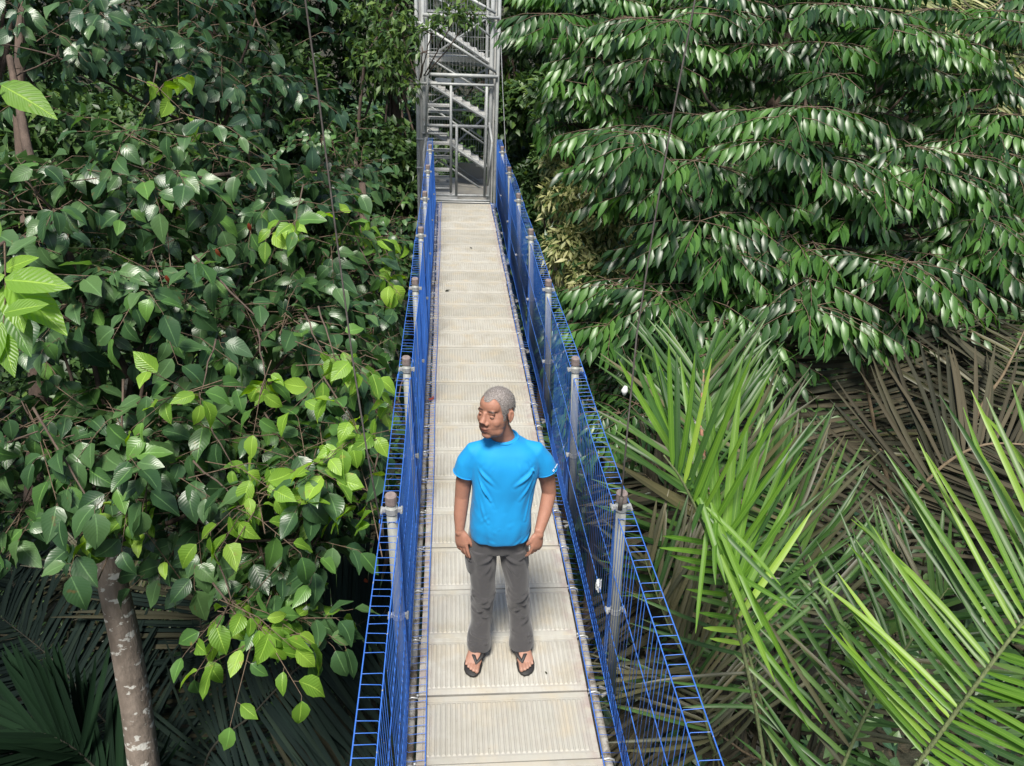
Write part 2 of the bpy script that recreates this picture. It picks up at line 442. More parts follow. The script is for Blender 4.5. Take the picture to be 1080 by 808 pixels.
# ------------------------------------------------------------------ far tower
TY, TB = 13.35, 14.75
tower = tag(empty('steel_tower', (-.15, TY, -7)), 'grey galvanised steel scaffold tower with zigzag stairs at the far walkway end', 'tower')
def tpipe(name, u0, v0, u1, v1, Ya, Yb=None, r=.024, mat='tower', par=None):
    m = MB(); m.tube([PY(u0, v0, Ya), PY(u1, v1, Ya if Yb is None else Yb)], r, 10)
    return m.build(name, M[mat], par or tower, True)
xl, xr = PY(441, 150, TY).x, PY(523, 150, TY).x
xil, xir = PY(447.5, 150, TY).x, PY(516.5, 150, TY).x
def vpipe(x, y, z0, z1, r=.026, name='column'):
    m = MB(); m.tube([(x, y, z0), (x, y, z1)], r, 12); return m.build(name, M['tower'], tower, True)
ZT = 9.0
for x, y, r_ in ((xl, TY, .027), (xr, TY, .027), (xil, TY + .05, .034), (xir, TY + .05, .034), (xl, TB + .5, .03), (xr, TB + .5, .03), (xil + .02, TB - .1, .024), (xir - .02, TB - .1, .024)):
    vpipe(x, y, -7, ZT, r_)
m = MB()                                              # steel angle flanges beside the right-hand and left-hand columns
m.box((xir + .03, TY + .08, -7), (xr - .035, TY + .10, ZT)); m.build('flange_plate', M['tower_plate'], tower)
m = MB(); m.box((xl + .03, TY + .08, -7), (xil - .04, TY + .10, ZT)); m.build('flange_plate', M['tower_plate'], tower)
def zf(v, Y=TY): return PY(480, v, Y).z
levels = [zf(207) - .06, zf(89), zf(79), zf(17)]
for v, Y, x0, x1, r_ in ((89, TY - .03, xl, xir + .04, .022), (79.5, TY - .035, xil, xr, .030), (17, TY - .03, xil, xr, .028), (133, TY, xil, xir, .026), (141.5, TY, xil - .04, -.29, .018),
                         (206, TY - .02, xil, xir, .022), (199, TY + .02, xil + .05, -.25, .02), (148, TY - .06, xl - .03, xil + .08, .018), (178, TY - .06, xl - .03, xil + .08, .018)):
    m = MB(); z = zf(v, Y); m.tube([(x0, Y, z), (x1, Y, z)], r_, 10); m.build('rail', M['tower'], tower, True)
for (u0, v0, u1, v1, Y, r_) in ((439, 22, 523, 76, TY - .05, .024), (493, -3, 523, 14, TY - .05, .024), (439, -70, 523, -20, TY - .05, .024)):
    tpipe('brace', u0, v0, u1, v1, Y, None, r_)
for (u, v0, v1, r_) in ((475.5, 90, 203, .021), (481.5, 133, 206, .022), (512, 90, 207, .022)):
    x = PY(u, 160, TY - .03).x; vpipe(x, TY - .035, zf(v1, TY), zf(v0, TY), r_, 'door_post')
# stair flights inside the tower; each rises to the left between landings
def flight(u0, v0, u1, v1, Y, depth=.55, n=7, treads=True):
    a, b = PY(u0, v0, Y), PY(u1, v1, Y)
    for dy in (0, depth):
        m = MB(); m.tube([a + Vector((0, dy, 0)), b + Vector((0, dy, 0))], .026, 6, True, ry=.030); m.build('stringer', M['tower'], tower)
        m = MB(); m.tube([a + Vector((0, dy, .42)), b + Vector((0, dy, .42))], .017, 8); m.build('handrail', M['tower'], tower, True)
    if treads:
        for i in range(n):
            t = (i + .5) / n; p = a.lerp(b, t)
            m = MB(); m.box((p.x - .10, p.y + .02, p.z - .018), (p.x + .10, p.y + depth - .02, p.z + .010)); m.build('stair_tread', M['tower_plate'], tower)
flight(450, 87, 512, 125, TB - .45)
flight(452, 137, 512, 178, TB - .45)
flight(462, 28, 516, 66, TB - .45)
flight(450, -30, 512, 10, TB - .45, treads=False)
flight(452, 186, 512, 226, TB - .45)
# left side: a ladder of wide treads seen face on, going up away from the bridge
for i, v in enumerate((112, 120, 128, 152, 161, 170, 180, 190, 200)):
    z = zf(v, TB - .9); x0, x1 = xil + .05, PY(474, 160, TB - .9).x
    m = MB(); m.box((x0, TB - .9 + i % 3 * .14, z - .02), (x1, TB - .72 + i % 3 * .14, z + .012)); m.build('stair_tread', M['tower_plate'], tower)
# platforms
for v, y0, y1, x0, x1 in ((66, TB - .05, TB + .5, xil + .05, xir - .04), (211, TY - .1, TB + .5, xil, xir + .02)):
    z = zf(v, TY + .1); m = MB(); m.box((x0, y0, z - .09), (x1, y1, z)); m.build('platform', M['tower_plate'], tower)
    m = MB(); m.tube([(x0, y0 - .02, z + .05), (x1, y0 - .02, z + .05)], .02, 8); m.build('rail', M['tower'], tower, True)
z = zf(211, TY + .1); m = MB(); x0 = PY(483, 195, TY).x; x1 = PY(511, 195, TY).x
m.box((x0, TY + .06, z + .004), (x1 + .1, TB + .38, z + .02)); m.build('entry_plate', M['deck'], tower)
kick = PY(483, 172, TB + .4).z
m = MB(); m.box((x0, TB + .40, z), (x1 + .1, TB + .42, kick)); m.build('kick_plate', M['deck'], tower)
kk = N('pale sheet'); kk.col((.68, .72, .75)); kk.rough(.5)
for ua, ub in ((459, 476), (479, 497)):
    a = PY(ua, 84, TB + .2); b = PY(ub, 88, TB + .2); m = MB(); m.box((a.x, a.y, min(a.z, b.z)), (b.x, a.y + .02, a.z + .03)); m.build('sheet', kk.m, tower)
# safety mesh on the back and on both sides, storey by storey
zs = [-7, zf(207) - .06, zf(133), zf(79), zf(17), zf(17) + 1.6, ZT]
for k in range(1, len(zs) - 1):
    z0, z1 = zs[k] + .03, zs[k + 1] - .03
    m = MB(); Yb = TB + .55
    for x in np.arange(xl + .04, xr, .05): m.tube([(x, Yb, z0), (x, Yb, z1)], .0035, 4, False)
    for zz in np.arange(z0, z1, .22): m.tube([(xl, Yb, zz), (xr, Yb, zz)], .004, 4, False)
    m.build('mesh_screen', M['wire_grey'], tower)
    m = MB()
    for x in (xl - .0, xr + .0):
        for y in np.arange(TY + .05, Yb, .07): m.tube([(x, y, z0), (x, y, z1)], .003, 4, False)
    m.build('mesh_screen', M['wire_grey'], tower)
for k in range(3, len(zs) - 1):
    z0, z1 = zs[k] + .03, zs[k + 1] - .03; m = MB()
    for x in np.arange(xil + .05, xir - .03, .06): m.tube([(x, TY + .42, z0), (x, TY + .42, z1)], .003, 4, False)
    m.build('mesh_screen', M['wire_grey'], tower)
for k in range(1, 4):                                 # X braces on the back
    z0, z1 = zs[k], zs[k + 1]
    m = MB(); m.tube([(xl, TB + .5, z0), (xr, TB + .5, z1)], .018, 8); m.build('brace', M['tower'], tower, True)
    m = MB(); m.tube([(xl, TB + .5, z1), (xr, TB + .5, z1)], .022, 8); m.build('rail', M['tower'], tower, True)
# short handrails joining the tower and the bridge
tpipe('handrail', 453, 20, 449, 150, TY - .12, None, .016)
m = MB(); m.tube([PY(516, 130, TY), PY(519, 150, TY - .45), PY(514, 196, TY - .3)], .02, 8); m.build('handrail', M['tower'], tower, True)
m = MB(); m.tube([PY(450, 140, TY), PY(447, 160, TY - .45), PY(447, 205, TY - .3)], .02, 8); m.build('handrail', M['tower'], tower, True)
for (pts, lab) in (([(526, -20, 13.3), (530, 90, 13.2), (535, 195, 13.0)], 'thin pale cable running down just right of the tower'),
                   ([(470, -90, 22), (560, 18, 20), (640, 85, 19)], 'thin pale guy cable slanting down through the gap right of the tower')):
    m = MB(); m.tube([P(*p) for p in pts], .007 if pts[0][2] < 20 else .009, 6); c_ = m.build('guy_cable', M['cable_light'], None, True)
    tag(c_, lab, 'cable', 'thin cables beside the tower')
# ------------------------------------------------------------------ foliage
def unit(a):
    return a / np.maximum(np.linalg.norm(a, axis=-1, keepdims=True), 1e-9)
CLEAR = [True]; GZ = -7.0
PROF = {'broad': ([0, .12, .32, .55, .78, 1.0], [.06, .62, 1.0, .92, .52, .02]),
        'lance': ([0, .3, .65, 1.0], [.12, 1.0, .85, .03]),
        'small': ([0, .45, 1.0], [.1, 1.0, .05]),
        'palm': ([0, .08, .3, .55, .8, 1.0], [.35, .9, 1.0, .95, .75, .12])}
def leaves(base, d, nrm, L, W, kind='broad', curl=.25, fold=.25, wave=0.0):
    """one curved, folded blade per row; returns vertices, quads, uv"""
    base, d, nrm = (np.asarray(x, float) for x in (base, d, nrm))
    n = len(base); L = np.broadcast_to(np.asarray(L, float), (n,)); W = np.broadcast_to(np.asarray(W, float), (n,))
    curl = np.broadcast_to(np.asarray(curl, float), (n,))
    d = unit(d); nrm = unit(nrm - d * np.sum(nrm * d, 1, keepdims=True)); b = np.cross(d, nrm)
    t, w_ = (np.array(x) for x in PROF[kind]); k = len(t)
    T = t[None, :, None]; S = np.array([-1, 0, 1.])[None, None, :]
    along = T * L[:, None, None] * np.ones((1, 1, 3))
    side = S * (w_[None, :, None] * .5 * W[:, None, None])
    up = -curl[:, None, None] * L[:, None, None] * T ** 2 + fold * np.abs(side) * 1.0
    if wave:
        ph = rng.uniform(0, 6.28, (n, 1, 3))
        up = up + wave * W[:, None, None] * np.sin(T * 9 + ph) * np.abs(S)
    along = along - curl[:, None, None] ** 2 * L[:, None, None] * T ** 3 * .5
    bend = rng.normal(0, {'small': .02, 'palm': .045}.get(kind, .09), (n, 1, 1)) * L[:, None, None] * T ** 2
    side = side + bend; up = up + rng.normal(0, .12 if kind != 'small' else 0, (n, 1, 1)) * side * T
    V = base[:, None, None, :] + along[..., None] * d[:, None, None, :] + side[..., None] * b[:, None, None, :] + up[..., None] * nrm[:, None, None, :]
    V = V.reshape(n, -1, 3)
    hit = ((np.abs(V[..., 0]) < .64) & (V[..., 1] < 13.6) & (V[..., 1] > -.5) & (V[..., 2] > -.6) & (V[..., 2] < 2.6)).any(1) & CLEAR[0]
    V = np.where(hit[:, None, None], np.array([0, 0, GZ - 3.]), V)     # nothing grows into the walkway (dropped when built)
    V = V.reshape(-1, 3)
    q = np.array([(i * 3 + j, i * 3 + j + 1, (i + 1) * 3 + j + 1, (i + 1) * 3 + j) for i in range(k - 1) for j in range(2)])
    Q = (q[None] + (np.arange(n) * k * 3)[:, None, None]).reshape(-1, 4)
    uv = np.stack([np.broadcast_to(S * .5 + .5, (1, k, 3)), np.broadcast_to(T, (1, k, 3))], -1).reshape(-1, 2)
    return V, Q, np.tile(uv, (n, 1))
class Leafage:
    def __init__(s): s.V = []; s.Q = []; s.U = []; s.M = []; s.n = 0
    def add(s, VQU, mi=0):
        V, Q, U = VQU
        s.V.append(V); s.Q.append(Q + s.n); s.U.append(U); s.n += len(V)
        if hasattr(mi, '__len__'):
            per = len(Q) // len(mi); s.M.append(np.repeat(mi, per))
        else: s.M.append(np.full(len(Q), mi))
    def build(s, name, mats, par):
        V, Q, U, Mi = np.concatenate(s.V), np.concatenate(s.Q), np.concatenate(s.U), np.concatenate(s.M)
        ok = V[:, 2] > GZ - 2.99
        idx = np.cumsum(ok) - 1; kq = ok[Q].all(1)
        return np_mesh(name, V[ok], idx[Q[kq]], mats, U[ok], Mi[kq], True, par)
def tubes(A, B, Cc, r0, r1):
    """many 4-sided twigs through A, B, C; returns V,Q,U"""
    A, B, Cc = (np.asarray(x, float) for x in (A, B, Cc)); n = len(A)
    d = unit(Cc - A); ref = np.tile(np.array([0.3, .1, 1.0]), (n, 1)); s1 = unit(np.cross(d, ref)); s2 = np.cross(s1, d)
    rr = np.stack([r0, (r0 + r1) / 2, r1], 0) if hasattr(r0, '__len__') else np.array([[r0] * n, [(r0 + r1) / 2] * n, [r1] * n])
    V = []
    for i, Pp in enumerate((A, B, Cc)):
        for a in range(4):
            c_, s_ = math.cos(a * math.pi / 2), math.sin(a * math.pi / 2)
            V.append(Pp + (s1 * c_ + s2 * s_) * rr[i][:, None])
    V = np.stack(V, 1)
    hit = ((np.abs(V[..., 0]) < .64) & (V[..., 1] < 13.6) & (V[..., 1] > -.5) & (V[..., 2] > -.6) & (V[..., 2] < 2.6))
    V = np.where(hit.reshape(n, -1).any(1).reshape((n,) + (1,) * (V.ndim - 1)), np.array([0, 0, GZ - 3.]), V).reshape(-1, 3)
    q = np.array([(i * 4 + a, i * 4 + (a + 1) % 4, (i + 1) * 4 + (a + 1) % 4, (i + 1) * 4 + a) for i in range(2) for a in range(4)])
    Q = (q[None] + (np.arange(n) * 12)[:, None, None]).reshape(-1, 4)
    return V, Q, np.zeros((len(V), 2))
UP = np.array([0, 0, 1.0])
def rnd_dir(n): return unit(rng.normal(size=(n, 3)))
def blob_points(c, r, n, bias=1.0, cam_side=.5):
    """points in an ellipsoid, denser towards its upper outside"""
    d = rnd_dir(n); d[:, 2] = np.where(rng.random(n) < .6, np.abs(d[:, 2]), d[:, 2])
    rad = rng.random(n) ** (1 / (3.0 * bias))
    rad = np.where(rng.random(n) < .25, rad * rng.random(n) ** .4, rad)
    return np.asarray(c) + d * rad[:, None] * np.asarray(r), d

def broad_sprays(lf, tw, c, r, n, size=(.13, .235), mats=(0, 1), pm=.15, nl=7, hang=.55, flat=.6):
    ctr, out = blob_points(c, r, n)
    o = unit(out * np.array([1, 1, .25]) + rnd_dir(n) * .45)
    tl = rng.uniform(.25, .45, n)
    A = ctr - o * tl[:, None]; B = ctr + np.array([0, 0, .04]); E = ctr + o * (tl * .8)[:, None] - np.array([0, 0, .05])
    tw.add(tubes(A, B, E, .0045, .002))
    for k in range(nl):
        t = .25 + .75 * k / (nl - 1)
        p = np.where(t < .5, 1, 0) * (A + (B - A) * t * 2) + np.where(t >= .5, 1, 0) * (B + (E - B) * (t - .5) * 2)
        sd = unit(np.cross(o, UP)) * (1 if k % 2 else -1)
        if k == nl - 1: sd = sd * .1
        dr = unit(o * rng.uniform(.3, .9, (n, 1)) + sd * rng.uniform(.5, 1.1, (n, 1)) + rnd_dir(n) * .35 - UP * rng.uniform(.1, hang * 2, (n, 1)))
        nm = unit(UP * flat + rnd_dir(n) * .42 + o * .35)
        L = rng.uniform(size[0], size[1], n) * (0.75 if k < 2 else 1)
        keep = rng.random(n) < .92
        pet = dr * .035 + UP * .01
        mi = np.where(rng.random(n) < pm, mats[1], mats[0])
        lf.add(leaves((p + pet)[keep], dr[keep], nm[keep], L[keep], (L * rng.uniform(.52, .70, n))[keep], 'broad', rng.uniform(.05, .6, n)[keep], .26, .08), mi[keep])
        tw.add(tubes(p[keep], (p + pet * .5)[keep], (p + pet)[keep], .002, .0018))

def pinnate_sprays(lf, tw, c, r, n, mats=(0, 1), pm=.2, ln=(.30, .52), ll=(.085, .125), outdir=None, up=.1):
    # rosettes: five or so compound leaves spread from each twig end
    k_ = max(1, n // 5); cc, oo = blob_points(c, r, k_); which = np.arange(n) % k_; n_th = np.arange(n) // k_
    out = oo[which]; th = rng.uniform(0, 6.28, k_)[which] + n_th * 1.26 + rng.normal(0, .25, n)
    o = np.stack([np.cos(th), np.sin(th), np.zeros(n)], 1) + out * np.array([.55, .55, .2]) + rnd_dir(n) * .12; ctr = cc[which]
    if outdir is not None: o = o + np.asarray(outdir) * 1.0
    o = unit(o * np.array([1, 1, .4]) + UP * up)
    RL = rng.uniform(ln[0], ln[1], n) * (ll[1] / .16)
    A = ctr; E = ctr + o * RL[:, None] - UP * (RL * .30)[:, None]; B = (A + E) / 2 + UP * (RL * .06)[:, None]
    tw.add(tubes(A, B, E, .0045, .002))
    mi = np.where(rng.random(n) < pm, mats[1], mats[0])
    npair = 7
    for k in range(npair):
        t = .12 + .88 * k / (npair - 1)
        p = (1 - t) ** 2 * A + 2 * t * (1 - t) * B + t * t * E
        tg = unit(E - A); sd0 = unit(np.cross(tg, UP))
        for sg in (-1, 1):
            if k == npair - 1 and sg == 1: continue
            sd = sd0 * sg
            dr = unit(tg * (.45 + .7 * t) + sd * rng.uniform(.55, .8, (n, 1)) * (1 if k < npair - 1 else .1) - UP * rng.uniform(.4, 1.05, (n, 1)) + rnd_dir(n) * .13)
            nm = unit(UP + sd * .55 + rnd_dir(n) * .18)
            L = rng.uniform(ll[0], ll[1], n) * (.8 + .3 * math.sin(math.pi * t))
            keep = rng.random(n) < .94
            lf.add(leaves(p[keep], dr[keep], nm[keep], L[keep], (L * .31)[keep], 'lance', .28, .3), mi[keep])

def small_leaves(lf, c, r, n, size=(.1, .18), mats=(0, 1), pm=.15, hang=.5, wid=.5):
    ctr, out = blob_points(c, r, n, 1.6)
    # gather into clumps
    dr = unit(out * .6 + rnd_dir(n) * .8 - UP * rng.uniform(0, hang, (n, 1)))
    nm = unit(UP + rnd_dir(n) * .6 + out * .3)
    L = rng.uniform(size[0], size[1], n)
    mi = np.where(rng.random(n) < pm, mats[1], mats[0])
    lf.add(leaves(ctr, dr, nm, L, L * wid, 'small', .25, .25), mi)

def limb(m, a, b, r0, r1, n=7, wob=.12):
    a, b = Vector(a), Vector(b); L = (b - a).length; pts = []; rr = []
    for i in range(n + 1):
        t = i / n; p = a.lerp(b, t)
        w_ = wob * L * math.sin(math.pi * t) * .6
        p += Vector((random.uniform(-1, 1), random.uniform(-1, 1), random.uniform(.2, 1))) * w_ * .35
        pts.append(p); rr.append(r0 + (r1 - r0) * t)
    m.tube(pts, rr, 8)

def pxblob(u, v, Z, rp, flat=.85): 
    r = rp * Z / FPX
    return np.array(P(u, v, Z)), np.array([r, r, r * flat])

def tree_base(name, label, cat, foot, group=None): return tag(empty(name, foot), label, cat, group)

GZ = -7.0
def ground_h(x, y):
    r_ = math.hypot(x, y - 6)
    h = GZ + .5 * noise.noise(Vector((x * .15, y * .15, 0))) + .15 * noise.noise(Vector((x * .7, y * .7, 3)))
    h += max(0, abs(x) - 6) * .10 + max(0, r_ - 25) * .12
    return min(h, 22 + 3 * noise.noise(Vector((x * .02, y * .02, 7))))
g = []; xs = np.concatenate([np.linspace(-300, -30, 10), np.linspace(-27, 27, 55), np.linspace(30, 300, 10)])
ysn = np.concatenate([np.linspace(-300, -24, 10), np.linspace(-20, 40, 60), np.linspace(46, 300, 10)])
V = [(x, y, ground_h(x, y)) for y in ysn for x in xs]; nx = len(xs)
F = [(j * nx + i, j * nx + i + 1, (j + 1) * nx + i + 1, (j + 1) * nx + i) for j in range(len(ysn) - 1) for i in range(nx - 1)]
m = MB(); m.v = V; m.f = F; m.n = len(V)
go = m.build('ground', M['ground'], None, True); go['kind'] = 'structure'

BROAD = [M['leaf_deep'], M['leaf_mid'], M['leaf_young'], M['leaf_shade'], M['leaf_red']]
# ---- the broad-leaved tree with the lichen-spotted trunk (left, near)
def broad_tree():
    pt = [P(155, 860, 6.6), P(152, 808, 6.5), P(143, 740, 6.3), P(131, 670, 6.05), P(120, 620, 5.85), P(112, 575, 5.65), P(116, 530, 5.6), P(128, 480, 5.7), P(135, 400, 6.0)]
    foot = Vector((pt[0].x + .25, pt[0].y + .1, ground_h(pt[0].x, pt[0].y)))
    t = tree_base('broad_leaved_tree', 'large-leaved tree with a reddish trunk spotted with white lichen left of the walkway', 'tree', foot)
    m = MB(); m.tube([foot - Vector((0, 0, .3)), foot.lerp(pt[0], .5)] + pt, [.20, .15, .128, .124, .118, .112, .108, .10, .085, .06, .03], 20)
    o = m.build('trunk', M['bark_lichen'], t, True, loc=foot)
    lf, tw = Leafage(), Leafage(); br = MB()
    hub = pt[5]
    blobs = [(60, 225, 5.6, 100, 22), (180, 190, 6.1, 95, 24), (285, 225, 6.6, 80, 20), (370, 300, 7.3, 60, 14), (330, 300, 6.8, 70, 16),
             (60, 330, 5.3, 95, 20), (170, 330, 5.6, 100, 24), (280, 355, 6.0, 85, 20), (370, 400, 6.0, 50, 12), (400, 350, 6.9, 35, 8),
             (50, 470, 5.2, 85, 18), (160, 480, 5.3, 80, 20), (270, 480, 5.5, 85, 20), (345, 500, 5.2, 55, 12),
             (285, 600, 5.3, 45, 10), (220, 560, 5.6, 50, 9), (120, 535, 5.3, 60, 8), (30, 545, 5.2, 45, 8), (330, 570, 5.2, 45, 8)]
    for u, v, Z, rp, n in blobs:
        c, r = pxblob(u, v, Z, rp, .75)
        broad_sprays(lf, tw, c, r, int(n * 1.7), mats=(0, 1), pm=.2, size=(.13, .24))
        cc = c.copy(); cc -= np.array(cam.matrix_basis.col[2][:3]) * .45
        broad_sprays(lf, tw, cc, r * np.array([1, 1, .8]), int(n * .8), mats=(3, 0), pm=.3, nl=6)  # back layer uses the leaf copy that carries shade in its colour
        limb(br, hub if rng.random() < .6 else hub + Vector((.1, .3, .6)), Vector(c), .026, .006)
        for q in range(3):
            e = c + rnd_dir(1)[0] * r * .8; limb(br, Vector(c), Vector(e), .010, .004, 5)
    # clusters of young bright leaves at the branch tips
    for u, v, Z, rp, n in [(250, 650, 4.7, 42, 9), (275, 685, 4.6, 22, 3), (150, 545, 5.0, 35, 4), (265, 545, 4.8, 40, 7), (245, 490, 4.9, 24, 2), (345, 385, 5.3, 26, 3), (210, 420, 5.0, 30, 4), (280, 410, 5.1, 18, 2), (385, 465, 5.0, 34, 4),
                           (310, 240, 5.9, 26, 3), (355, 385, 5.3, 22, 2), (385, 260, 7.5, 32, 6), (160, 105, 6.0, 25, 2), (385, 540, 4.9, 22, 4), (325, 500, 5.0, 26, 3), (400, 300, 7.0, 25, 4), (120, 575, 5.1, 22, 2), (415, 440, 5.4, 18, 3), (300, 660, 4.9, 20, 2)]:
        c, r = pxblob(u, v, Z, rp, .7)
        broad_sprays(lf, tw, c, r, n, mats=(2, 1), pm=.22, nl=6, size=(.13, .21))
        limb(br, Vector(c) + Vector((random.uniform(-.4, .1), random.uniform(.2, .5), .25)), Vector(c), .007, .003, 5)
    # dark drooping leaves beside the lowest bright cluster
    c, r = pxblob(305, 655, 4.95, 28); broad_sprays(lf, tw, c, r, 5, mats=(0, 0), nl=6, size=(.15, .22))
    for u, v, Z in [(175, 290, 5.1), (262, 235, 5.6), (385, 610, 6.2), (228, 262, 5.3)]:
        c = np.array([P(u, v, Z)]); lf.add(leaves(c, [[.1, .1, -1]], [[0, -1, .3]], .08, .03, 'broad', .3), 4)
    for (u0, v0, Z0, u1, v1, Z1) in [(205, 270, 5.3, 268, 332, 5.0), (35, 430, 4.9, 95, 530, 4.8), (0, 470, 4.9, 40, 455, 4.85), (130, 400, 5.2, 128, 480, 5.1)]:
        limb(br, P(u0, v0, Z0), P(u1, v1, Z1), .009, .005, 8, .03)
    for (u0, v0, Z0, u1, v1, Z1, r0) in [(135, 400, 6.0, 40, 210, 6.3, .05), (40, 210, 6.3, 10, 60, 6.8, .045), (135, 400, 6., 300, 330, 6.6, .035), (40, 210, 6.3, 280, 180, 6.9, .03)]:
        limb(br, P(u0, v0, Z0), P(u1, v1, Z1), r0, r0 * .6, 9, .05)
    br.build('branch', M['bark'], t, True, loc=foot)
    tw.build('twig', [M['twig']], t); lf.build('crown', BROAD, t)
broad_tree()

def generic_tree(name, label, blobs, kind, mats, matsel, foot_uvz, group=None, trunk_r=.14, barkm='bark', pm=.15, size=(.1, .17), hang=.5, wid=.5, trunk_vis=None, foot=None):
    cs = [(pxblob(u, v, Z, rp), n) for u, v, Z, rp, n in blobs] if blobs and len(blobs[0]) == 5 else [((np.array(c), np.array(r)), n) for c, r, n in blobs]
    mean = Vector(np.mean([c for (c, r), n in cs], axis=0))
    fx, fy = (foot if foot else (mean.x, mean.y))
    ft = Vector((fx, fy, ground_h(fx, fy)))
    t = tree_base(name, label, 'tree', ft, group)
    top = Vector((mean.x, mean.y, max(c[2] for (c, r), n in cs)))
    m = MB()
    if trunk_vis: tp = [ft - Vector((0, 0, .3))] + [P(*q) for q in trunk_vis] 
    else:
        tp = [ft - Vector((0, 0, .3)), ft.lerp(mean, .35) + Vector((.1, .05, 0)), mean * 1.0, top]
    m.tube(tp, list(np.linspace(trunk_r, trunk_r * .35, len(tp))), 12); m.build('trunk', M[barkm], t, True, loc=ft)
    lf, tw, br = Leafage(), Leafage(), MB()
    for (c, r), n in cs:
        if kind == 'broad': broad_sprays(lf, tw, c, r, n, size=size, mats=matsel, pm=pm)
        elif kind == 'pinnate':
            pinnate_sprays(lf, tw, c, r, int(n * 2.4), mats=matsel, pm=pm, ll=size)
        else: small_leaves(lf, c, r, n, size=size, mats=matsel, pm=pm, hang=hang, wid=wid)
        hubp = mean.lerp(Vector(c), .15) - Vector((0, 0, .5))
        limb(br, hubp, Vector(c), trunk_r * .22, .008)
        for q in range(4):
            e = c + rnd_dir(1)[0] * r * .7; limb(br, Vector(c), Vector(e), .010, .004, 5)
    br.build('branch', M[barkm], t, True, loc=ft)
    if tw.V: tw.build('twig', [M['twig']], t)
    lf.build('crown', mats, t)
    return t

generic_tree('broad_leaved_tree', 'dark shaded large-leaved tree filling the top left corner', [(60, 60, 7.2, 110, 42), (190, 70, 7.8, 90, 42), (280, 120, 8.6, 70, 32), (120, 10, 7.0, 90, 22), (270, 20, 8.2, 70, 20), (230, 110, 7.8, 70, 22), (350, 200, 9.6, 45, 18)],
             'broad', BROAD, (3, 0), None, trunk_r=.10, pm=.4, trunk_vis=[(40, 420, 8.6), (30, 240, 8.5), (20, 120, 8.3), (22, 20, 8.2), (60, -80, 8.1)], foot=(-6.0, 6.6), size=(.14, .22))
generic_tree('broad_leaved_tree', 'small-leaved bushy tree crowding the left mesh near the middle of the walkway', [(400, 250, 9.6, 40, 30), (370, 190, 10.5, 45, 26), (410, 330, 8.0, 30, 20), (395, 390, 7.0, 32, 16), (340, 150, 11, 45, 26), (412, 290, 8.8, 24, 16)],
             'broad', BROAD, (0, 1), None, trunk_r=.10, pm=.4, size=(.10, .16))
# near sprig reaching in at the left edge
def sapling():
    ft = Vector((-2.9, 2.2, ground_h(-2.9, 2.2)))
    t = tree_base('young_tree', 'bright green young leaves of a slender tree hanging in at the left edge', 'tree', ft)
    m = MB(); m.tube([ft - Vector((0, 0, .3)), Vector((-2.75, 2.1, -2)), P(-70, 420, 3.0), P(-30, 280, 2.95), P(5, 255, 2.95)], [.06, .05, .03, .012, .006], 10)
    m.build('trunk', M['bark'], t, True, loc=ft)
    lf, tw = Leafage(), Leafage()
    lv = [((5, 285), (35, 270), .8), ((8, 300), (68, 345), 1), ((5, 295), (68, 298), .9), ((5, 320), (30, 372), 1.0), ((2, 350), (12, 395), 1.0), ((6, 315), (-30, 360), 1), ((5, 290), (-20, 300), .9), ((2, 340), (-25, 400), 1.), ((4, 330), (45, 320), .7), ((2, 90), (55, 118), .8), ((0, 88), (30, 105), .7), ((0, 250), (-30, 215), .8), ((5, 300), (28, 345), .8)]
    for (a, b, s) in lv:
        Z = 2.95 + random.uniform(-.12, .12)
        p, q = np.array(P(a[0], a[1], Z)), np.array(P(b[0], b[1], Z - .03))
        d = q - p; L = np.linalg.norm(d) * 1.05
        lf.add(leaves([p], [d], [np.array([.1, -.55, .8]) + rnd_dir(1)[0] * .25], L, L * .48, 'broad', .12, .2, .04), 2 if random.random() < .85 else 1)
    a = np.array([P(0, 90, 2.95), P(5, 255, 2.95)]); b = np.array([P(-20, 180, 2.95), P(6, 310, 2.94)]); e = np.array([P(-30, 280, 2.95), P(3, 350, 2.95)])
    tw.add(tubes(a, b, e, .004, .002)); tw.build('twig', [M['twig']], t); lf.build('crown', BROAD, t)
sapling()

PIN = [M['pinna_deep'], M['pinna_mid'], M['leaf_olive'], M['leaf_forest']]
generic_tree('feather_leaved_tree', 'tall dark green tree with glossy drooping leaflets filling the upper right', 
             [(610, 40, 8.6, 60, 36), (640, 115, 8.2, 62, 40), (600, 130, 8.6, 36, 14), (720, 60, 7.8, 90, 60), (850, 60, 8.2, 110, 80), (970, 80, 8.6, 100, 70), (1050, 150, 8.0, 70, 40), (1040, 40, 9.4, 70, 20),
              (700, 190, 7.3, 90, 60), (820, 190, 7.2, 100, 70), (940, 210, 7.4, 90, 60), (1040, 260, 7.4, 60, 38), (760, 270, 7.0, 80, 46), (880, 280, 6.9, 80, 46), (980, 290, 7.1, 60, 30), (690, 330, 6.9, 55, 26), (760, 340, 6.7, 45, 18), (1110, 230, 7.6, 70, 24), (850, 320, 6.5, 40, 14), (930, 320, 6.7, 35, 10)],
             'pinnate', PIN, (0, 1), None, trunk_r=.16, pm=.42, size=(.15, .21), trunk_vis=[(830, 420, 9.0), (822, 260, 8.9), (815, 100, 8.7), (812, -60, 8.5)])
generic_tree('broad_leaved_tree', 'pale olive leaved bush close to the right mesh halfway along the walkway', [(608, 215, 8.4, 40, 1600), (602, 268, 8.1, 34, 1200), (634, 300, 7.8, 34, 900), (594, 178, 8.8, 24, 500), (640, 240, 8.2, 30, 700)],
             'small', PIN, (2, 0), None, trunk_r=.06, pm=.25, size=(.08, .14), hang=1.2, wid=.32)
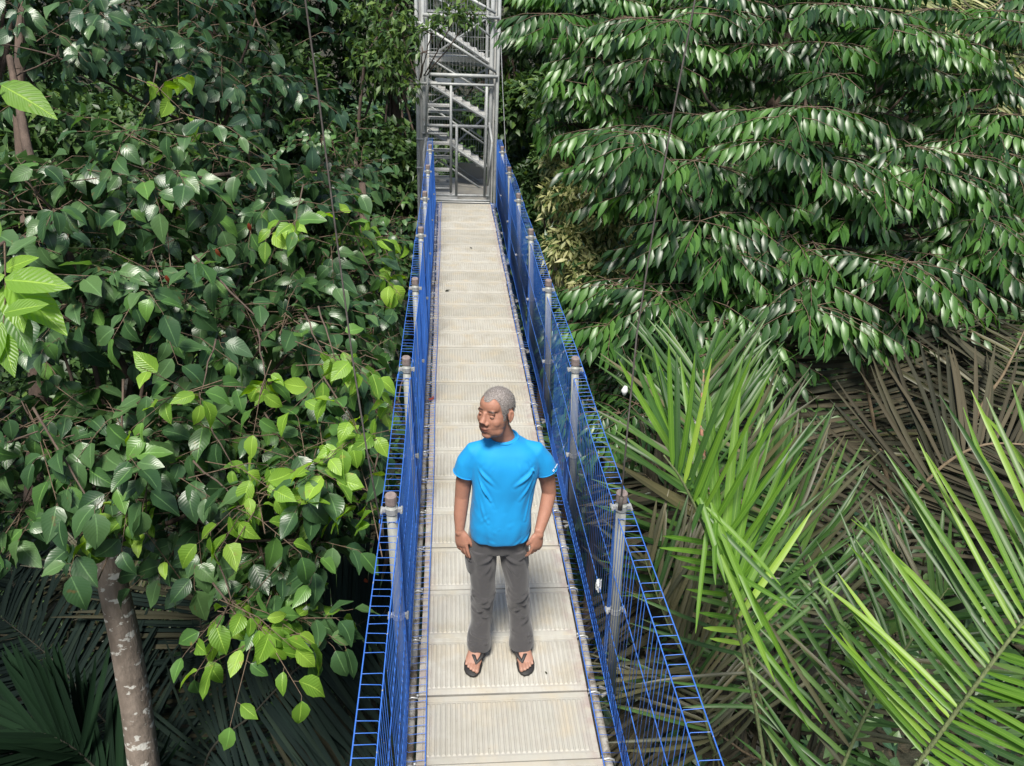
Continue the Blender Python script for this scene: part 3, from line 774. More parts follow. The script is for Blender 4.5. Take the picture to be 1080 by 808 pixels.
generic_tree('feather_leaved_tree', 'low dark bush of drooping leaflets beside the right mesh below the olive bush', [(620, 350, 8.4, 45, 34), (650, 390, 7.6, 50, 34), (600, 400, 8.0, 30, 18), (700, 400, 7.0, 50, 22), (670, 460, 6.6, 50, 22), (610, 440, 7.2, 40, 20)],
             'pinnate', PIN, (0, 1), None, trunk_r=.08, pm=.2, size=(.11, .15))

# far forest
FOR = [M['leaf_forest'], M['leaf_forest_light'], M['leaf_olive']]
far = [(-14, 16, 'a tall dark tree far back at the left'), ]
def forest_tree(x, y, h, rad, n, label, pm=.15, dens=1.0, size=(.16, .30), low=.2):
    gz = ground_h(x, y); bl = []
    k = int(10 + rad * 3)
    for i in range(k):
        a = random.uniform(0, 6.28); rr = rad * math.sqrt(random.random()) * .75; z = gz + h * random.uniform(low, 1.0)
        s = rad * random.uniform(.35, .55)
        bl.append(((x + rr * math.cos(a), y + rr * math.sin(a), z), (s, s, s * .75), int(n * 1.5 / k)))
    return generic_tree('forest_tree', label, bl, 'small', FOR, (0, 1), None, group='trees far behind the walkway', trunk_r=.2, pm=pm, size=size, foot=(x, y))
forest_tree(-4.6, 17.5, 13, 3.0, 15000, 'dark forest tree just left of the tower', .12)
forest_tree(-1.4, 21.5, 15, 3.2, 12000, 'shaded forest tree directly behind the tower', .12)
forest_tree(2.5, 20.0, 12.5, 2.4, 20000, 'deep green forest tree seen in the gap right of the tower', .25, low=.3)
forest_tree(1.95, 16.6, 8.6, 1.25, 9000, 'slim bushy forest tree close behind the tower on its right', .3, size=(.1, .2), low=.15)
forest_tree(-3.6, 20.5, 14, 2.4, 9000, 'forest tree behind the hanging branches left of the tower', .15)
forest_tree(-9.0, 15.5, 13, 3.2, 12000, 'dark forest tree behind the left crown', .12)
forest_tree(7.0, 18.0, 14, 3.4, 11000, 'forest tree behind the upper right crown', .2)
forest_tree(12.5, 15.0, 14, 3.6, 9000, 'forest tree behind the far right edge', .25)
forest_tree(-13.5, 11.0, 14, 3.8, 9000, 'forest tree beyond the left edge', .12)
forest_tree(-6.5, 24.0, 17, 3.8, 8000, 'tall forest tree in the back row left of the tower', .3, size=(.2, .34))
forest_tree(1.5, 27.0, 18, 4.0, 8000, 'tall forest tree in the back row behind the tower', .3, size=(.2, .34))
forest_tree(9.0, 26.0, 18, 4.4, 8000, 'tall forest tree in the back row at the right', .3, size=(.2, .34))
forest_tree(-15, 22.0, 18, 4.4, 6000, 'tall forest tree in the back row at the far left', .3, size=(.2, .34))
forest_tree(4.6, 22.5, 15, 3.2, 9000, 'shaded forest tree far back right of the gap', .15)
forest_tree(-11.0, 20.0, 16, 3.6, 9000, 'shaded forest tree far back behind the dark corner tree', .12)
forest_tree(11.0, 20.5, 16, 3.6, 9000, 'shaded forest tree far back behind the glossy tree', .12)
forest_tree(18, 21.0, 18, 4.6, 6000, 'tall forest tree in the back row at the far right', .3, size=(.2, .34))
generic_tree('hanging_branch_tree', 'slender tree whose pale green leaves hang across the top of the tower', [(478, 22, 11.2, 22, 130), (455, 36, 11.0, 16, 80), (500, 18, 11.2, 16, 60), (446, 55, 10.8, 10, 34), (425, 40, 11.3, 26, 200), (430, 95, 11.5, 18, 90), (400, 70, 11.6, 35, 300), (400, 20, 11.6, 40, 300)],
             'small', FOR, (0, 1), None, trunk_r=.045, pm=.6, size=(.10, .17), hang=.9, wid=.4, foot=(-3.0, 11.5),
             trunk_vis=[(380, 330, 12.6), (375, 160, 12.4), (385, 60, 12.2), (420, 5, 11.6)])

# ------------------------------------------------------------------ palms
def catmull(pts, n):
    pts = [np.array(p, float) for p in pts]; pts = [2 * pts[0] - pts[1]] + pts + [2 * pts[-1] - pts[-2]]
    out = []
    segs = len(pts) - 3
    for i in range(n):
        t = i / (n - 1) * segs; k = min(int(t), segs - 1); f = t - k
        a, b, c, d = pts[k:k + 4]
        out.append(.5 * (2 * b + (c - a) * f + (2 * a - 5 * b + 4 * c - d) * f * f + (3 * b - a - 3 * c + d) * f ** 3))
    return np.array(out)
CAMP = np.array([CX, 0, CH])
def frond(par, pts, n, L, W, mats, ribm, ang=(70, 25), nrm=None, side=(1, 1), droop=.12, t0=.12, r=.014, jit=.08, fold=.35, tipL=.5, ctip=1.0, gap=None, pm=.2):
    """pts: rib from base to tip; n leaflets a side; ang: leaflet angle to the rib at base and tip (degrees)"""
    cv = catmull(pts, 90)
    m = MB(); m.tube([Vector(p) for p in cv], list(np.linspace(r, r * .28, 90)), 7)
    t = np.linspace(t0, 1.0, n); idx = t * 89; i0 = np.clip(idx.astype(int), 0, 88); f = (idx - i0)[:, None]
    p = cv[i0] * (1 - f) + cv[i0 + 1] * f
    tg = unit(cv[i0 + 1] - cv[i0])
    nn = np.tile(np.asarray(nrm, float), (n, 1)) if nrm is not None else unit(CAMP - p) * .75 + UP * .5
    nn = unit(nn - tg * np.sum(nn * tg, 1, keepdims=True)); sv = np.cross(tg, nn)
    lf = Leafage()
    for sg, sc in ((1, side[0]), (-1, side[1])):
        if sc == 0: continue
        pp = p + tg * rng.uniform(-.01, .01, (n, 1))
        tt = (t - t0) / (1 - t0)
        a = np.radians(ang[0] + (ang[1] - ang[0]) * tt + rng.normal(0, 60 * jit, n))[:, None]
        d = np.cos(a) * tg + np.sin(a) * sv * sg + rng.normal(0, jit, (n, 3)) + nn * rng.normal(.12, jit * 1.4, (n, 1))
        prof = np.clip(np.sin(np.pi * np.clip(.12 + .80 * tt, 0, 1)) ** .55, 0, 1); prof = np.where(tt > .6, np.maximum(prof, tipL), prof)
        LL = L * sc * prof * rng.uniform(.88, 1.08, n)
        blade = nn + sv * sg * (-.35) + rng.normal(0, .25, (n, 3))
        keep = rng.random(n) < .97
        mi = (rng.random(n) < pm).astype(int)
        dr = np.abs(rng.normal(droop, .08, n))
        # droop bends towards the ground
        blade = unit(blade * .8 + UP * .35)
        lf.add(leaves(pp[keep], d[keep], blade[keep], LL[keep], W * rng.uniform(.8, 1.1, keep.sum()), 'palm', dr[keep], fold), mi[keep])
    fo = lf.build('frond', mats, par)
    rb = m.build('rib', M[ribm], fo, True)
    return fo
def palm(label, x, y, h=1.5, r=.12, name='palm'):
    ft = Vector((x, y, ground_h(x, y)))
    t = tree_base(name, label, 'palm', ft)
    m = MB(); m.tube([ft - Vector((0, 0, .3)), ft + Vector((.03, .02, h * .5)), ft + Vector((0, 0, h))], [r * 1.3, r, r * .8], 12)
    m.build('trunk', M['rachis_dark'], t, True, loc=ft)
    return t, np.array(ft) + np.array([0, 0, h])
def F_(*a): return [np.array(P(*q)) for q in a]
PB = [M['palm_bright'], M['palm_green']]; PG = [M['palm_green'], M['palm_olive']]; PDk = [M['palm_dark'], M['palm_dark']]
PBr = [M['palm_dead'], M['palm_brown']]; PO = [M['palm_brown'], M['palm_olive']]

# bright palm right of the person
t, top = palm('bright green palm whose fronds rise beside the right mesh', 2.3, 3.6, 1.6)
frond(t, [top] + F_((815, 960, 4.4), (806, 808, 4.0), (782, 680, 3.75), (752, 580, 3.55), (722, 512, 3.4), (700, 480, 3.35)), 26, .78, .027, PB, 'rachis', ang=(54, 34), side=(.9, .38), t0=.50, r=.014, droop=.06, jit=.03, tipL=.8)
frond(t, [top] + F_((850, 980, 4.5), (820, 820, 4.3), (790, 690, 4.2), (765, 590, 4.1), (755, 520, 4.1), (752, 455, 4.15)), 24, .85, .022, PG, 'rachis', ang=(66, 35), side=(1.05, 1.0), t0=.42, r=.014, droop=.10)
# the row of upright tip blades fanning to the upper left
def fan(par, base, tips, W, mats, curl=.05):
    lf = Leafage()
    for (a, b) in zip(base, tips):
        p, q = np.array(P(*a)), np.array(P(*b)); d = q - p; L = np.linalg.norm(d)
        nm = unit((CAMP - p)[None])[0] + UP * .3 + rnd_dir(1)[0] * .3
        lf.add(leaves([p], [d], [nm], L, W * random.uniform(.85, 1.15), 'palm', random.uniform(0, curl), .4), int(random.random() < .25))
    return lf.build('frond', mats, par)
tips = [(648, 378), (654, 368), (662, 366), (670, 372), (678, 366), (684, 366), (692, 385), (712, 374), (722, 400), (742, 400), (752, 418), (772, 408), (786, 440), (800, 445), (824, 472), (838, 520), (860, 540)]
base = [(728 + i * 3.2, 512 + i * 9 - 6) for i in range(len(tips))]
fan(t, [(b[0], b[1], 3.38 + i * .012) for i, b in enumerate(base)], [(p[0], p[1], max(3.6, 4.45 - i * .09) + random.uniform(-.05, .05)) for i, p in enumerate(tips)], .036, PB, .06)
base = [(745, 535), (748, 545), (752, 560), (760, 585), (765, 600), (772, 620), (748, 540), (741, 530), (738, 525), (785, 660), (750, 530), (756, 545), (768, 575)]
tips = [(830, 612), (845, 655), (862, 735), (818, 722), (838, 640), (850, 780), (733, 668), (728, 560), (765, 612), (868, 765), (790, 640), (748, 610), (805, 660)]
fan(t, [(b[0], b[1], 3.35) for b in base], [(p[0], p[1], 3.15 + random.uniform(-.05, .1)) for p in tips], .024, PB, .16)
# second frond, bottom right
t, top = palm('bright green palm with a pale ribbed frond leaning out of the lower right corner', 2.4, 2.2, 1.4)
frond(t, [top] + F_((900, 900, 3.6), (965, 810, 3.35), (1020, 735, 3.2), (1080, 655, 3.1), (1150, 575, 3.05), (1230, 510, 3.05)), 46, .84, .026, PB, 'rachis', ang=(78, 40), side=(.9, 1.0), t0=.36, r=.014, droop=.10, jit=.035)
frond(t, [top] + F_((830, 960, 4.2), (880, 830, 4.0), (920, 740, 3.9), (965, 670, 3.9), (1000, 620, 3.9)), 36, .8, .026, PG, 'rachis', ang=(75, 35), t0=.3, droop=.12)
# dark green frond with rusty patches
t, top = palm('dark green palm with rusty patches along its midribs behind the bright fronds', 3.3, 5.9, 2.2)
frond(t, [top] + F_((800, 760, 5.7), (775, 640, 5.5), (752, 540, 5.3), (740, 455, 5.3), (742, 390, 5.4)), 64, .98, .033, PG, 'rachis_red', ang=(66, 26), t0=.2, r=.03, droop=.10)
frond(t, [top] + F_((870, 700, 5.6), (850, 600, 5.3), (828, 540, 5.2), (800, 480, 5.2)), 50, .8, .03, [M['palm_green'], M['palm_olive']], 'rachis_dark', ang=(66, 30), t0=.2, droop=.12)
frond(t, [top] + F_((760, 800, 5.5), (735, 720, 5.2), (705, 660, 5.1), (680, 590, 5.1)), 56, .9, .028, [M['palm_olive'], M['palm_green']], 'rachis', ang=(70, 30), t0=.2, droop=.14)
# big withered fronds
t, top = palm('big palm with broad withered brown fronds under the upper right tree', 5.0, 7.8, 3.0, .2)
frond(t, [top] + F_((935, 560, 6.8), (922, 450, 6.6), (908, 385, 6.6), (895, 340, 6.7)), 60, 1.05, .036, PBr, 'rachis_brown', ang=(88, 78), t0=.30, r=.026, droop=.12, jit=.045)
frond(t, [top] + F_((1000, 540, 6.4), (1030, 440, 6.2), (1058, 395, 6.1), (1080, 350, 6.2)), 56, .95, .032, PO, 'rachis_brown', ang=(86, 72), t0=.15, r=.024, droop=.16, jit=.06)
frond(t, [top] + F_((930, 620, 6.2), (950, 550, 6.0), (985, 500, 5.8), (1035, 470, 5.7), (1100, 470, 5.7)), 56, 1.05, .034, PBr, 'rachis_brown', ang=(80, 50), t0=.15, droop=.2, r=.022, jit=.03)
frond(t, [top] + F_((955, 430, 7.8), (975, 360, 7.8), (995, 325, 7.9), (1010, 300, 8.0)), 60, .9, .032, [M['palm_dead'], M['palm_dead']], 'rachis_dark', ang=(80, 50), t0=.15, droop=.16)
# withered fronds hanging low beside the right mesh
t, top = palm('withered palm with drooping brown fronds below the right mesh', 2.6, 5.2, 1.6)
frond(t, [top] + F_((800, 660, 6.4), (750, 580, 6.2), (710, 530, 6.1), (680, 500, 6.1)), 60, .8, .036, PBr, 'rachis_brown', ang=(75, 40), t0=.15, droop=.35, jit=.12)
frond(t, [top] + F_((800, 760, 6.3), (750, 690, 6.1), (700, 640, 6.0), (660, 620, 6.0)), 60, .85, .036, PBr, 'rachis_brown', ang=(75, 40), t0=.15, droop=.35, jit=.12)
frond(t, [top] + F_((840, 840, 5.6), (780, 790, 5.8), (720, 750, 5.8), (680, 740, 5.8)), 60, .85, .036, PBr, 'rachis_brown', ang=(75, 40), t0=.15, droop=.3, jit=.12)
t, top = palm('tall palm with pale dry hanging fronds in the top right corner', 8.6, 9.6, 9.6, .16)
frond(t, [top] + F_((1090, -30, 9.6), (1050, 5, 9.4), (1010, 20, 9.3), (960, 35, 9.3)), 44, .75, .03, [M['palm_dead'], M['leaf_olive']], 'rachis_brown', ang=(80, 50), t0=.3, droop=.5, pm=.6)
frond(t, [top] + F_((1110, 40, 9.6), (1085, 60, 9.4), (1060, 90, 9.3), (1045, 140, 9.3)), 40, .7, .03, [M['palm_dead'], M['leaf_olive']], 'rachis_brown', ang=(80, 50), t0=.3, droop=.5, pm=.6)
# dark palms at the lower left, with shade put into their dark leaf colours
t, top = palm('very dark palm with long bluish fronds in the deep shade at the lower left', -2.6, 4.9, 1.4, .16)
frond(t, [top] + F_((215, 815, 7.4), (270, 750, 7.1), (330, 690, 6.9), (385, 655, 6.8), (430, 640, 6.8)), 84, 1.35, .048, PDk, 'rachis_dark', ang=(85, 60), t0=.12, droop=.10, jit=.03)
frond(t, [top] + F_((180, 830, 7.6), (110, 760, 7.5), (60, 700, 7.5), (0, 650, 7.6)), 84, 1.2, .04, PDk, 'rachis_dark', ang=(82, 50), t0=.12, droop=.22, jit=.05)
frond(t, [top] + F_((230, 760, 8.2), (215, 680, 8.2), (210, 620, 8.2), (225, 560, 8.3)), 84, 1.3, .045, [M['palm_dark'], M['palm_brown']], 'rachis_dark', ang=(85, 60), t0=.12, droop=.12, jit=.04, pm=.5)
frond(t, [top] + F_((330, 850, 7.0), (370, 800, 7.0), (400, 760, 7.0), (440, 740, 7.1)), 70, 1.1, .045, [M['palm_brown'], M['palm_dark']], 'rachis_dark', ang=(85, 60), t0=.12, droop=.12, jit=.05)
t, top = palm('dark palm with one olive brown fan of leaflets behind the spotted trunk', -6.0, 7.0, 2.0, .16)
frond(t, [top] + F_((150, 700, 8.8), (130, 630, 8.6), (100, 600, 8.5), (75, 640, 8.4)), 60, .75, .03, [M['palm_olive'], M['palm_brown']], 'rachis_dark', ang=(60, 25), t0=.3, droop=.2)
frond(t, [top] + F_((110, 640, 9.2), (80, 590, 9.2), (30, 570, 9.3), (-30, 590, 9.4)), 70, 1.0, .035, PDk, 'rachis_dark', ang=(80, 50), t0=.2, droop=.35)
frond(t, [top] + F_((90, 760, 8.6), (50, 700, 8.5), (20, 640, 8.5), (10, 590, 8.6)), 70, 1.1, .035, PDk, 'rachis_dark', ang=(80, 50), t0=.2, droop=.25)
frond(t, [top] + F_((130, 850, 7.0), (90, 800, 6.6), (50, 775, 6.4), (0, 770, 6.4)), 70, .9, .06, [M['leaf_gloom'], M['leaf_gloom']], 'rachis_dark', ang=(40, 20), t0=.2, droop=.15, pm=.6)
def side_tree(x, y, h, rad, n, label): return forest_tree(x, y, h, rad, n, label, .12, low=.35)  # off-frame trees added to block sky light from the lower left
side_tree(-7.6, 3.2, 12.5, 2.3, 6000, 'unseen dark tree outside the left edge, added to shade the gully')
side_tree(-6.5, -1.5, 13, 2.4, 4000, 'unseen dark tree left of and behind the viewer, added to shade the gully')
# low undergrowth covering the gully floor
lf = Leafage()
n = 85000
x = rng.uniform(-1, 1, n); y = rng.random(n) ** 1.3 * 58 - 2; x = x * (16 + y * .55)
z = np.array([ground_h(a, b) for a, b in zip(x, y)]) + rng.uniform(.0, 1.0, n) ** 1.5
lf.add(leaves(np.stack([x, y, z], 1), rnd_dir(n) * np.array([1, 1, .4]), UP + rnd_dir(n) * .5, rng.uniform(.2, .5, n) * (1 + np.clip(y - 15, 0, 50) * .035), rng.uniform(.08, .2, n) * (1 + np.clip(y - 15, 0, 50) * .05), 'small', .3, .25), (rng.random(n) < .1).astype(int))
u_ = lf.build('undergrowth', [M['leaf_forest'], M['leaf_shade']], None); u_['kind'] = 'stuff'; u_['label'] = 'dark low plants covering the gully floor'
lf = Leafage(); n = 9000
x = rng.uniform(-12, 12, n); y = rng.uniform(0, 16, n)
z = np.array([ground_h(a, b) for a, b in zip(x, y)]) + .03
lf.add(leaves(np.stack([x, y, z], 1), rnd_dir(n) * np.array([1, 1, .1]), UP + rnd_dir(n) * .3, rng.uniform(.1, .22, n), rng.uniform(.04, .09, n), 'small', -.2, .25), 0)
u_ = lf.build('leaf_litter', [M['palm_dead']], None); u_['kind'] = 'stuff'; u_['label'] = 'brown fallen leaves on the gully floor'
# ------------------------------------------------------------------ the person
def ring_loft(m, rings, n=28, e=2.4):
    """rings: (x, y, z, rx, ry) horizontal super-ellipses from bottom to top"""
    V = []; R_ = np.array(rings, float); rings = [] ; segs = len(R_) - 1; Rp = np.vstack([2 * R_[0] - R_[1], R_, 2 * R_[-1] - R_[-2]])
    for i in range(segs * 5 + 1):
        k = min(i // 5, segs - 1); f = i / 5 - k; a, b, c, d = Rp[k:k + 4]
        rings.append(.5 * (2 * b + (c - a) * f + (2 * a - 5 * b + 4 * c - d) * f * f + (3 * b - a - 3 * c + d) * f ** 3))
    for (x, y, z, rx, ry) in rings:
        for k in range(n):
            th = 2 * math.pi * k / n; c, s = math.cos(th), math.sin(th)
            V.append((x + rx * math.copysign(abs(c) ** (2 / e), c), y + ry * math.copysign(abs(s) ** (2 / e), s), z))
    F = [(i*n+k, i*n+(k+1) % n, (i+1)*n+(k+1) % n, (i+1)*n+k) for i in range(len(rings)-1) for k in range(n)]
    F.append(tuple(range(n-1, -1, -1))); F.append(tuple(range((len(rings)-1)*n, len(rings)*n)))
    m.add(V, F)
def ellip(m, c, r, rot=None, n=20):
    V = []; F = []; h = n // 2
    Rm = rot or Matrix.Identity(3)
    for i in range(h + 1):
        ph = math.pi * i / h
        for k in range(n):
            th = 2 * math.pi * k / n
            v = Rm @ Vector((r[0] * math.sin(ph) * math.cos(th), r[1] * math.sin(ph) * math.sin(th), -r[2] * math.cos(ph)))
            if i in (0, h): v = Rm @ Vector((r[0] * 1e-3 * math.cos(th), r[1] * 1e-3 * math.sin(th), -r[2] * math.cos(ph)))
            V.append(Vector(c) + v)
    for i in range(h):
        for k in range(n): F.append((i*n+k, i*n+(k+1) % n, (i+1)*n+(k+1) % n, (i+1)*n+k))
    F.append(tuple(range(n-1, -1, -1))); F.append(tuple(range(h*n, (h+1)*n)))
    m.add(V, F)
def voxel(m, vox, smooth_it=4):
    """union of everything in m as one closed surface -> numpy verts, faces"""
    me = bpy.data.meshes.new('tmp'); me.from_pydata([tuple(v) for v in m.v], [], m.f); me.update()
    bmx = bmesh.new(); bmx.from_mesh(me); bmesh.ops.recalc_face_normals(bmx, faces=bmx.faces); bmx.to_mesh(me); bmx.free()
    o = bpy.data.objects.new('tmp', me); C.objects.link(o)
    r_ = o.modifiers.new('r', 'REMESH'); r_.mode = 'VOXEL'; r_.voxel_size = vox; r_.adaptivity = 0
    s_ = o.modifiers.new('s', 'SMOOTH'); s_.factor = .5; s_.iterations = smooth_it
    dg = bpy.context.evaluated_depsgraph_get(); dg.update(); e = o.evaluated_get(dg); em = e.to_mesh()
    V = np.zeros(len(em.vertices) * 3); em.vertices.foreach_get('co', V); V = V.reshape(-1, 3)
    F = [tuple(p.vertices) for p in em.polygons]
    e.to_mesh_clear(); bpy.data.objects.remove(o); bpy.data.meshes.remove(me)
    return V, F
def normals(V, F):
    F4 = np.array([f if len(f) == 4 else (f[0], f[1], f[2], f[2]) for f in F])
    fn = np.cross(V[F4[:, 2]] - V[F4[:, 0]], V[F4[:, 3]] - V[F4[:, 1]])
    Nn = np.zeros_like(V)
    for k in range(4): np.add.at(Nn, F4[:, k], fn)
    return unit(Nn)
def gpush(V, Nn, c, sig, amp, along=None):
    d2 = np.sum(((V - np.array(c)) / np.array(sig)) ** 2, 1)
    w_ = np.exp(-d2)[:, None] * amp
    return V + w_ * (Nn if along is None else np.array(along))
def crease(V, Nn, a, b, wdt, amp):
    a, b = np.array(a, float), np.array(b, float); ab = b - a
    t = np.clip((V - a) @ ab / (ab @ ab), 0, 1)
    d = np.linalg.norm(V - (a + t[:, None] * ab), axis=1)
    x = d / wdt
    w_ = amp * (1 - 1.6 * x * x) * np.exp(-x * x) * (.35 + .65 * np.sin(np.pi * np.clip(t, .05, .95)))
    return V + Nn * w_[:, None]
def vnoise(V, sc, seed=0):
    return np.array([noise.noise(Vector((float(x) * sc[0] + seed, float(y) * sc[1], float(z) * sc[2]))) for x, y, z in V])
def mesh_obj(name, V, F, mat, par, col=None, smooth=True, loc=(0, 0, 0)):
    me = bpy.data.meshes.new(name); me.from_pydata([tuple(v) for v in (np.asarray(V) - np.array(loc))], [], F)
    if mat: me.materials.append(mat)
    if smooth: me.polygons.foreach_set('use_smooth', [True] * len(me.polygons))
    if col is not None:
        ca = me.color_attributes.new('tone', 'FLOAT_COLOR', 'POINT'); c4 = np.ones((len(V), 4)); c4[:, :3] = col
        ca.data.foreach_set('color', c4.ravel())
    me.update(); o = bpy.data.objects.new(name, me); C.objects.link(o); o.location = loc
    if par is not None: parent_to(o, par)
    return o

def skin_mat():
    k = N('tanned skin')
    a = k.n('ShaderNodeAttribute'); a.attribute_name = 'tone'
    nz = k.noise(60, 4)
    c = k.mix(k.ramp(nz, [(.3, (0,0,0)), (.7, (1,1,1))]), (.93, .91, .9), (1.06, 1.04, 1.02))
    c = k.mix(1.0, a.outputs['Color'], c, 'MULTIPLY')
    k.col(c); k.rough(.56); k.b.inputs['Specular IOR Level'].default_value = .35; k.b.inputs['Subsurface Weight'].default_value = .12; k.b.inputs['Subsurface Radius'].default_value = (.012, .005, .003)
    k.b.inputs['Subsurface Scale'].default_value = .6
    k.bump(k.noise(420, 3), .12, .001); return k.m
M['skin'] = skin_mat()
def cloth(name, c0, c1, rough, weave=900, sheen=.2):
    k = N(name)
    c = k.mix(k.ramp(k.noise(5, 5), [(.35, (0,0,0)), (.65, (1,1,1))]), c0, c1)
    k.col(c); k.rough(rough); k.bump(k.noise(weave, 2), .12, .0008)
    k.b.inputs['Sheen Weight'].default_value = sheen; return k.m
M['shirt'] = cloth('bright blue polyester', (.001,.245,.57), (.001,.27,.61), .75, 700, .06)
M['trousers'] = cloth('charcoal grey cotton', (.045,.043,.045), (.060,.057,.059), .85, 900, .25)
M['sole'] = cloth('dark rubber', (.014,.013,.013), (.02,.018,.018), .6, 200, 0)

_a, _b = CAMM.translation, P(527, 699, 1.0)
_g = _a + (_b - _a) * (_a.z / (_a.z - _b.z))
PX, PYY = _g.x, _g.y + .06
person = tag(empty('person', (PX, PYY, 0)), 'person in a bright blue T-shirt, grey trousers and black flip-flops looking aside on the walkway', 'person')
O = np.array([PX, PYY, .003])
SK = np.array((.345, .172, .118))

HC = Vector((-.004, -.014, 1.520)); HR = (Matrix.Rotation(R(-40), 3, 'Z') @ Matrix.Rotation(R(-9), 3, 'X') @ Matrix.Rotation(R(-2), 3, 'Y'))
HS = np.array((.965, .96, 1.04))
def H(p): return HC + HR @ Vector((p[0] * HS[0], p[1] * HS[1], p[2] * HS[2]))
def hell(m, c, r, n=20): ellip(m, H(c), [q * h for q, h in zip(r, HS)], HR, n)
def htube(m, pts, rad, n=10, ry=None): m.tube([H(p) for p in pts], rad, n, True, ry)
body = MB()
hell(body, (0, .018, .036), (.0765, .090, .076)); hell(body, (0, -.022, -.022), (.068, .069, .084)); hell(body, (0, -.026, -.062), (.062, .057, .044))
hell(body, (0, -.040, .044), (.057, .047, .046)); hell(body, (0, -.064, -.090), (.027, .017, .016), 14)
for s in (-1, 1):
    hell(body, (s * .036, -.050, -.022), (.029, .027, .028), 14); hell(body, (s * .046, -.028, -.066), (.018, .03, .026), 14)
    hell(body, (s * .025, -.0745, .022), (.026, .0105, .013), 12)
    hell(body, (s * .0165, -.090, -.030), (.0110, .012, .0092), 12)
    htube(body, [(s * .074, .012, -.030), (s * .080, .018, -.016), (s * .083, .025, .004), (s * .081, .022, .021), (s * .076, .008, .022)], [.006, .007, .0072, .007, .005], 8)
    hell(body, (s * .076, .012, .0), (.006, .014, .025), 12)
htube(body, [(0, -.083, .020), (0, -.089, .0), (0, -.099, -.018), (0, -.104, -.027)], [.010, .011, .0135, .0155], 10)
htube(body, [(-.031, -.0765, -.0510), (-.009, -.0885, -.0550), (0, -.0890, -.0560), (.009, -.0885, -.0550), (.031, -.0765, -.0510)], [.0035, .005, .005, .005, .0035], 8)
htube(body, [(-.026, -.0765, -.0570), (-.008, -.0870, -.0650), (.008, -.0870, -.0650), (.026, -.0765, -.0570)], [.0035, .0055, .0055, .0035], 8)
hell(body, (0, -.072, -.056), (.036, .016, .026), 14)
nb = Vector((.032, .018, 1.36))
body.tube([nb - Vector((0, 0, .05)), nb, nb.lerp(H((0, .025, -.06)), .5), H((0, .022, -.062)), H((0, .02, -.0))], [.058, .058, .054, .053, .051], 18)
# torso inside the clothes
CLEAR[0] = False
ring_loft(body, [(0, 0, .80, .12, .085), (.01, 0, .86, .145, .10), (.015, 0, .98, .13, .095), (.035, 0, 1.16, .135, .095), (.04, .005, 1.26, .125, .085), (.04, .01, 1.31, .09, .06), (.035, .012, 1.34, .06, .05)])
for s, kx, ax in ((-1, -.080, -.106), (1, .100, .122)):
    body.tube([(s * .08, .0, .80), (s * .085, 0, .70), (kx, -.01, .45), ((kx + ax) / 2, .015, .28), (ax, .02, .10), (ax, .02, .06)], [.075, .072, .052, .05, .034, .034], 14)
# arms
armR = [(-.100, .01, 1.300), (-.135, .012, 1.22), (-.160, .02, 1.12), (-.170, .015, 1.04), (-.182, -.01, .95), (-.188, -.035, .875)]
armL = [(.180, .01, 1.300), (.215, .015, 1.22), (.246, .030, 1.12), (.256, .030, 1.045), (.232, -.02, .965), (.196, -.082, .888)]
for a in (armR, armL):
    body.tube(a, [.044, .044, .040, .0365, .033, .0235], 16); ellip(body, Vector(a[-1]) - Vector((0, .004, .010)), (.0245, .0215, .026))
def hand(m, wrist, Rm, curls, thumb, sc=1.0, spread=.06):
    """local: fingers -Z, palm faces +Y, thumb on +X"""
    T = lambda p: Vector(wrist) + Rm @ (Vector(p) * sc)
    m.tube([T((0, 0, .02)), T((0, 0, -.005)), T((.002, 0, -.035)), T((.002, .002, -.070)), T((.002, .004, -.088))], [.0235, .025, .034, .0385, .034], 16, True, ry=[.018, .016, .0155, .0140, .0105], up=Rm @ Vector((0, 1, 0)))
    nails = []
    for i, (x, L, r_) in enumerate(((.029, .070, .0086), (.010, .078, .0088), (-.009, .072, .0084), (-.0265, .056, .0076))):
        p = Vector((x, .003, -.080)); a = 0; c = curls[i] if hasattr(curls, '__len__') else curls
        sx_ = (x / .03) * spread; pts = [T((x * .9, 0, -.055)), T(p)]; rr = [r_ * .9, r_ * 1.04]
        for j, fr in enumerate((.46, .30, .24)):
            a += c * (1.0, 1.15, .7)[j]
            p = p + Vector((sx_ * math.cos(a), math.sin(a), -math.cos(a))) * (L * fr)
            pts.append(T(p)); rr.append(r_ * (.98, .90, .74)[j])
        m.tube(pts, rr, 10); ellip(m, pts[-1], [rr[-1]] * 3, None, 10)
        nails.append((pts[-1], Rm @ Vector((0, -math.cos(a), -math.sin(a)))))
    tp = [T(q) for q in thumb]; rt = [.015, .0125, .0105, .0092, .0078][:len(tp)]
    m.tube(tp, rt, 10); ellip(m, tp[-1], [rt[-1]] * 3, None, 10)
    return nails
RhR = Matrix.Rotation(R(-4), 3, 'Y') @ Matrix.Rotation(R(-16), 3, 'X') @ Matrix.Rotation(R(-32), 3, 'Z')
hand(body, armR[-1], RhR, [.10, .18, .26, .36], [(.012, .002, -.010), (.030, .008, -.030), (.041, .014, -.052), (.045, .020, -.074), (.043, .025, -.088)], .98, .05)
mir = Matrix(((-1, 0, 0), (0, 1, 0), (0, 0, 1)))
RhL = Matrix.Rotation(R(8), 3, 'Y') @ Matrix.Rotation(R(-14), 3, 'X') @ Matrix.Rotation(R(30), 3, 'Z') @ mir
hand(body, armL[-1], RhL, [.30, .42, .52, .6], [(.012, .002, -.010), (.030, .004, -.026), (.041, .008, -.046), (.044, .020, -.064), (.040, .030, -.074)], .98, .03)
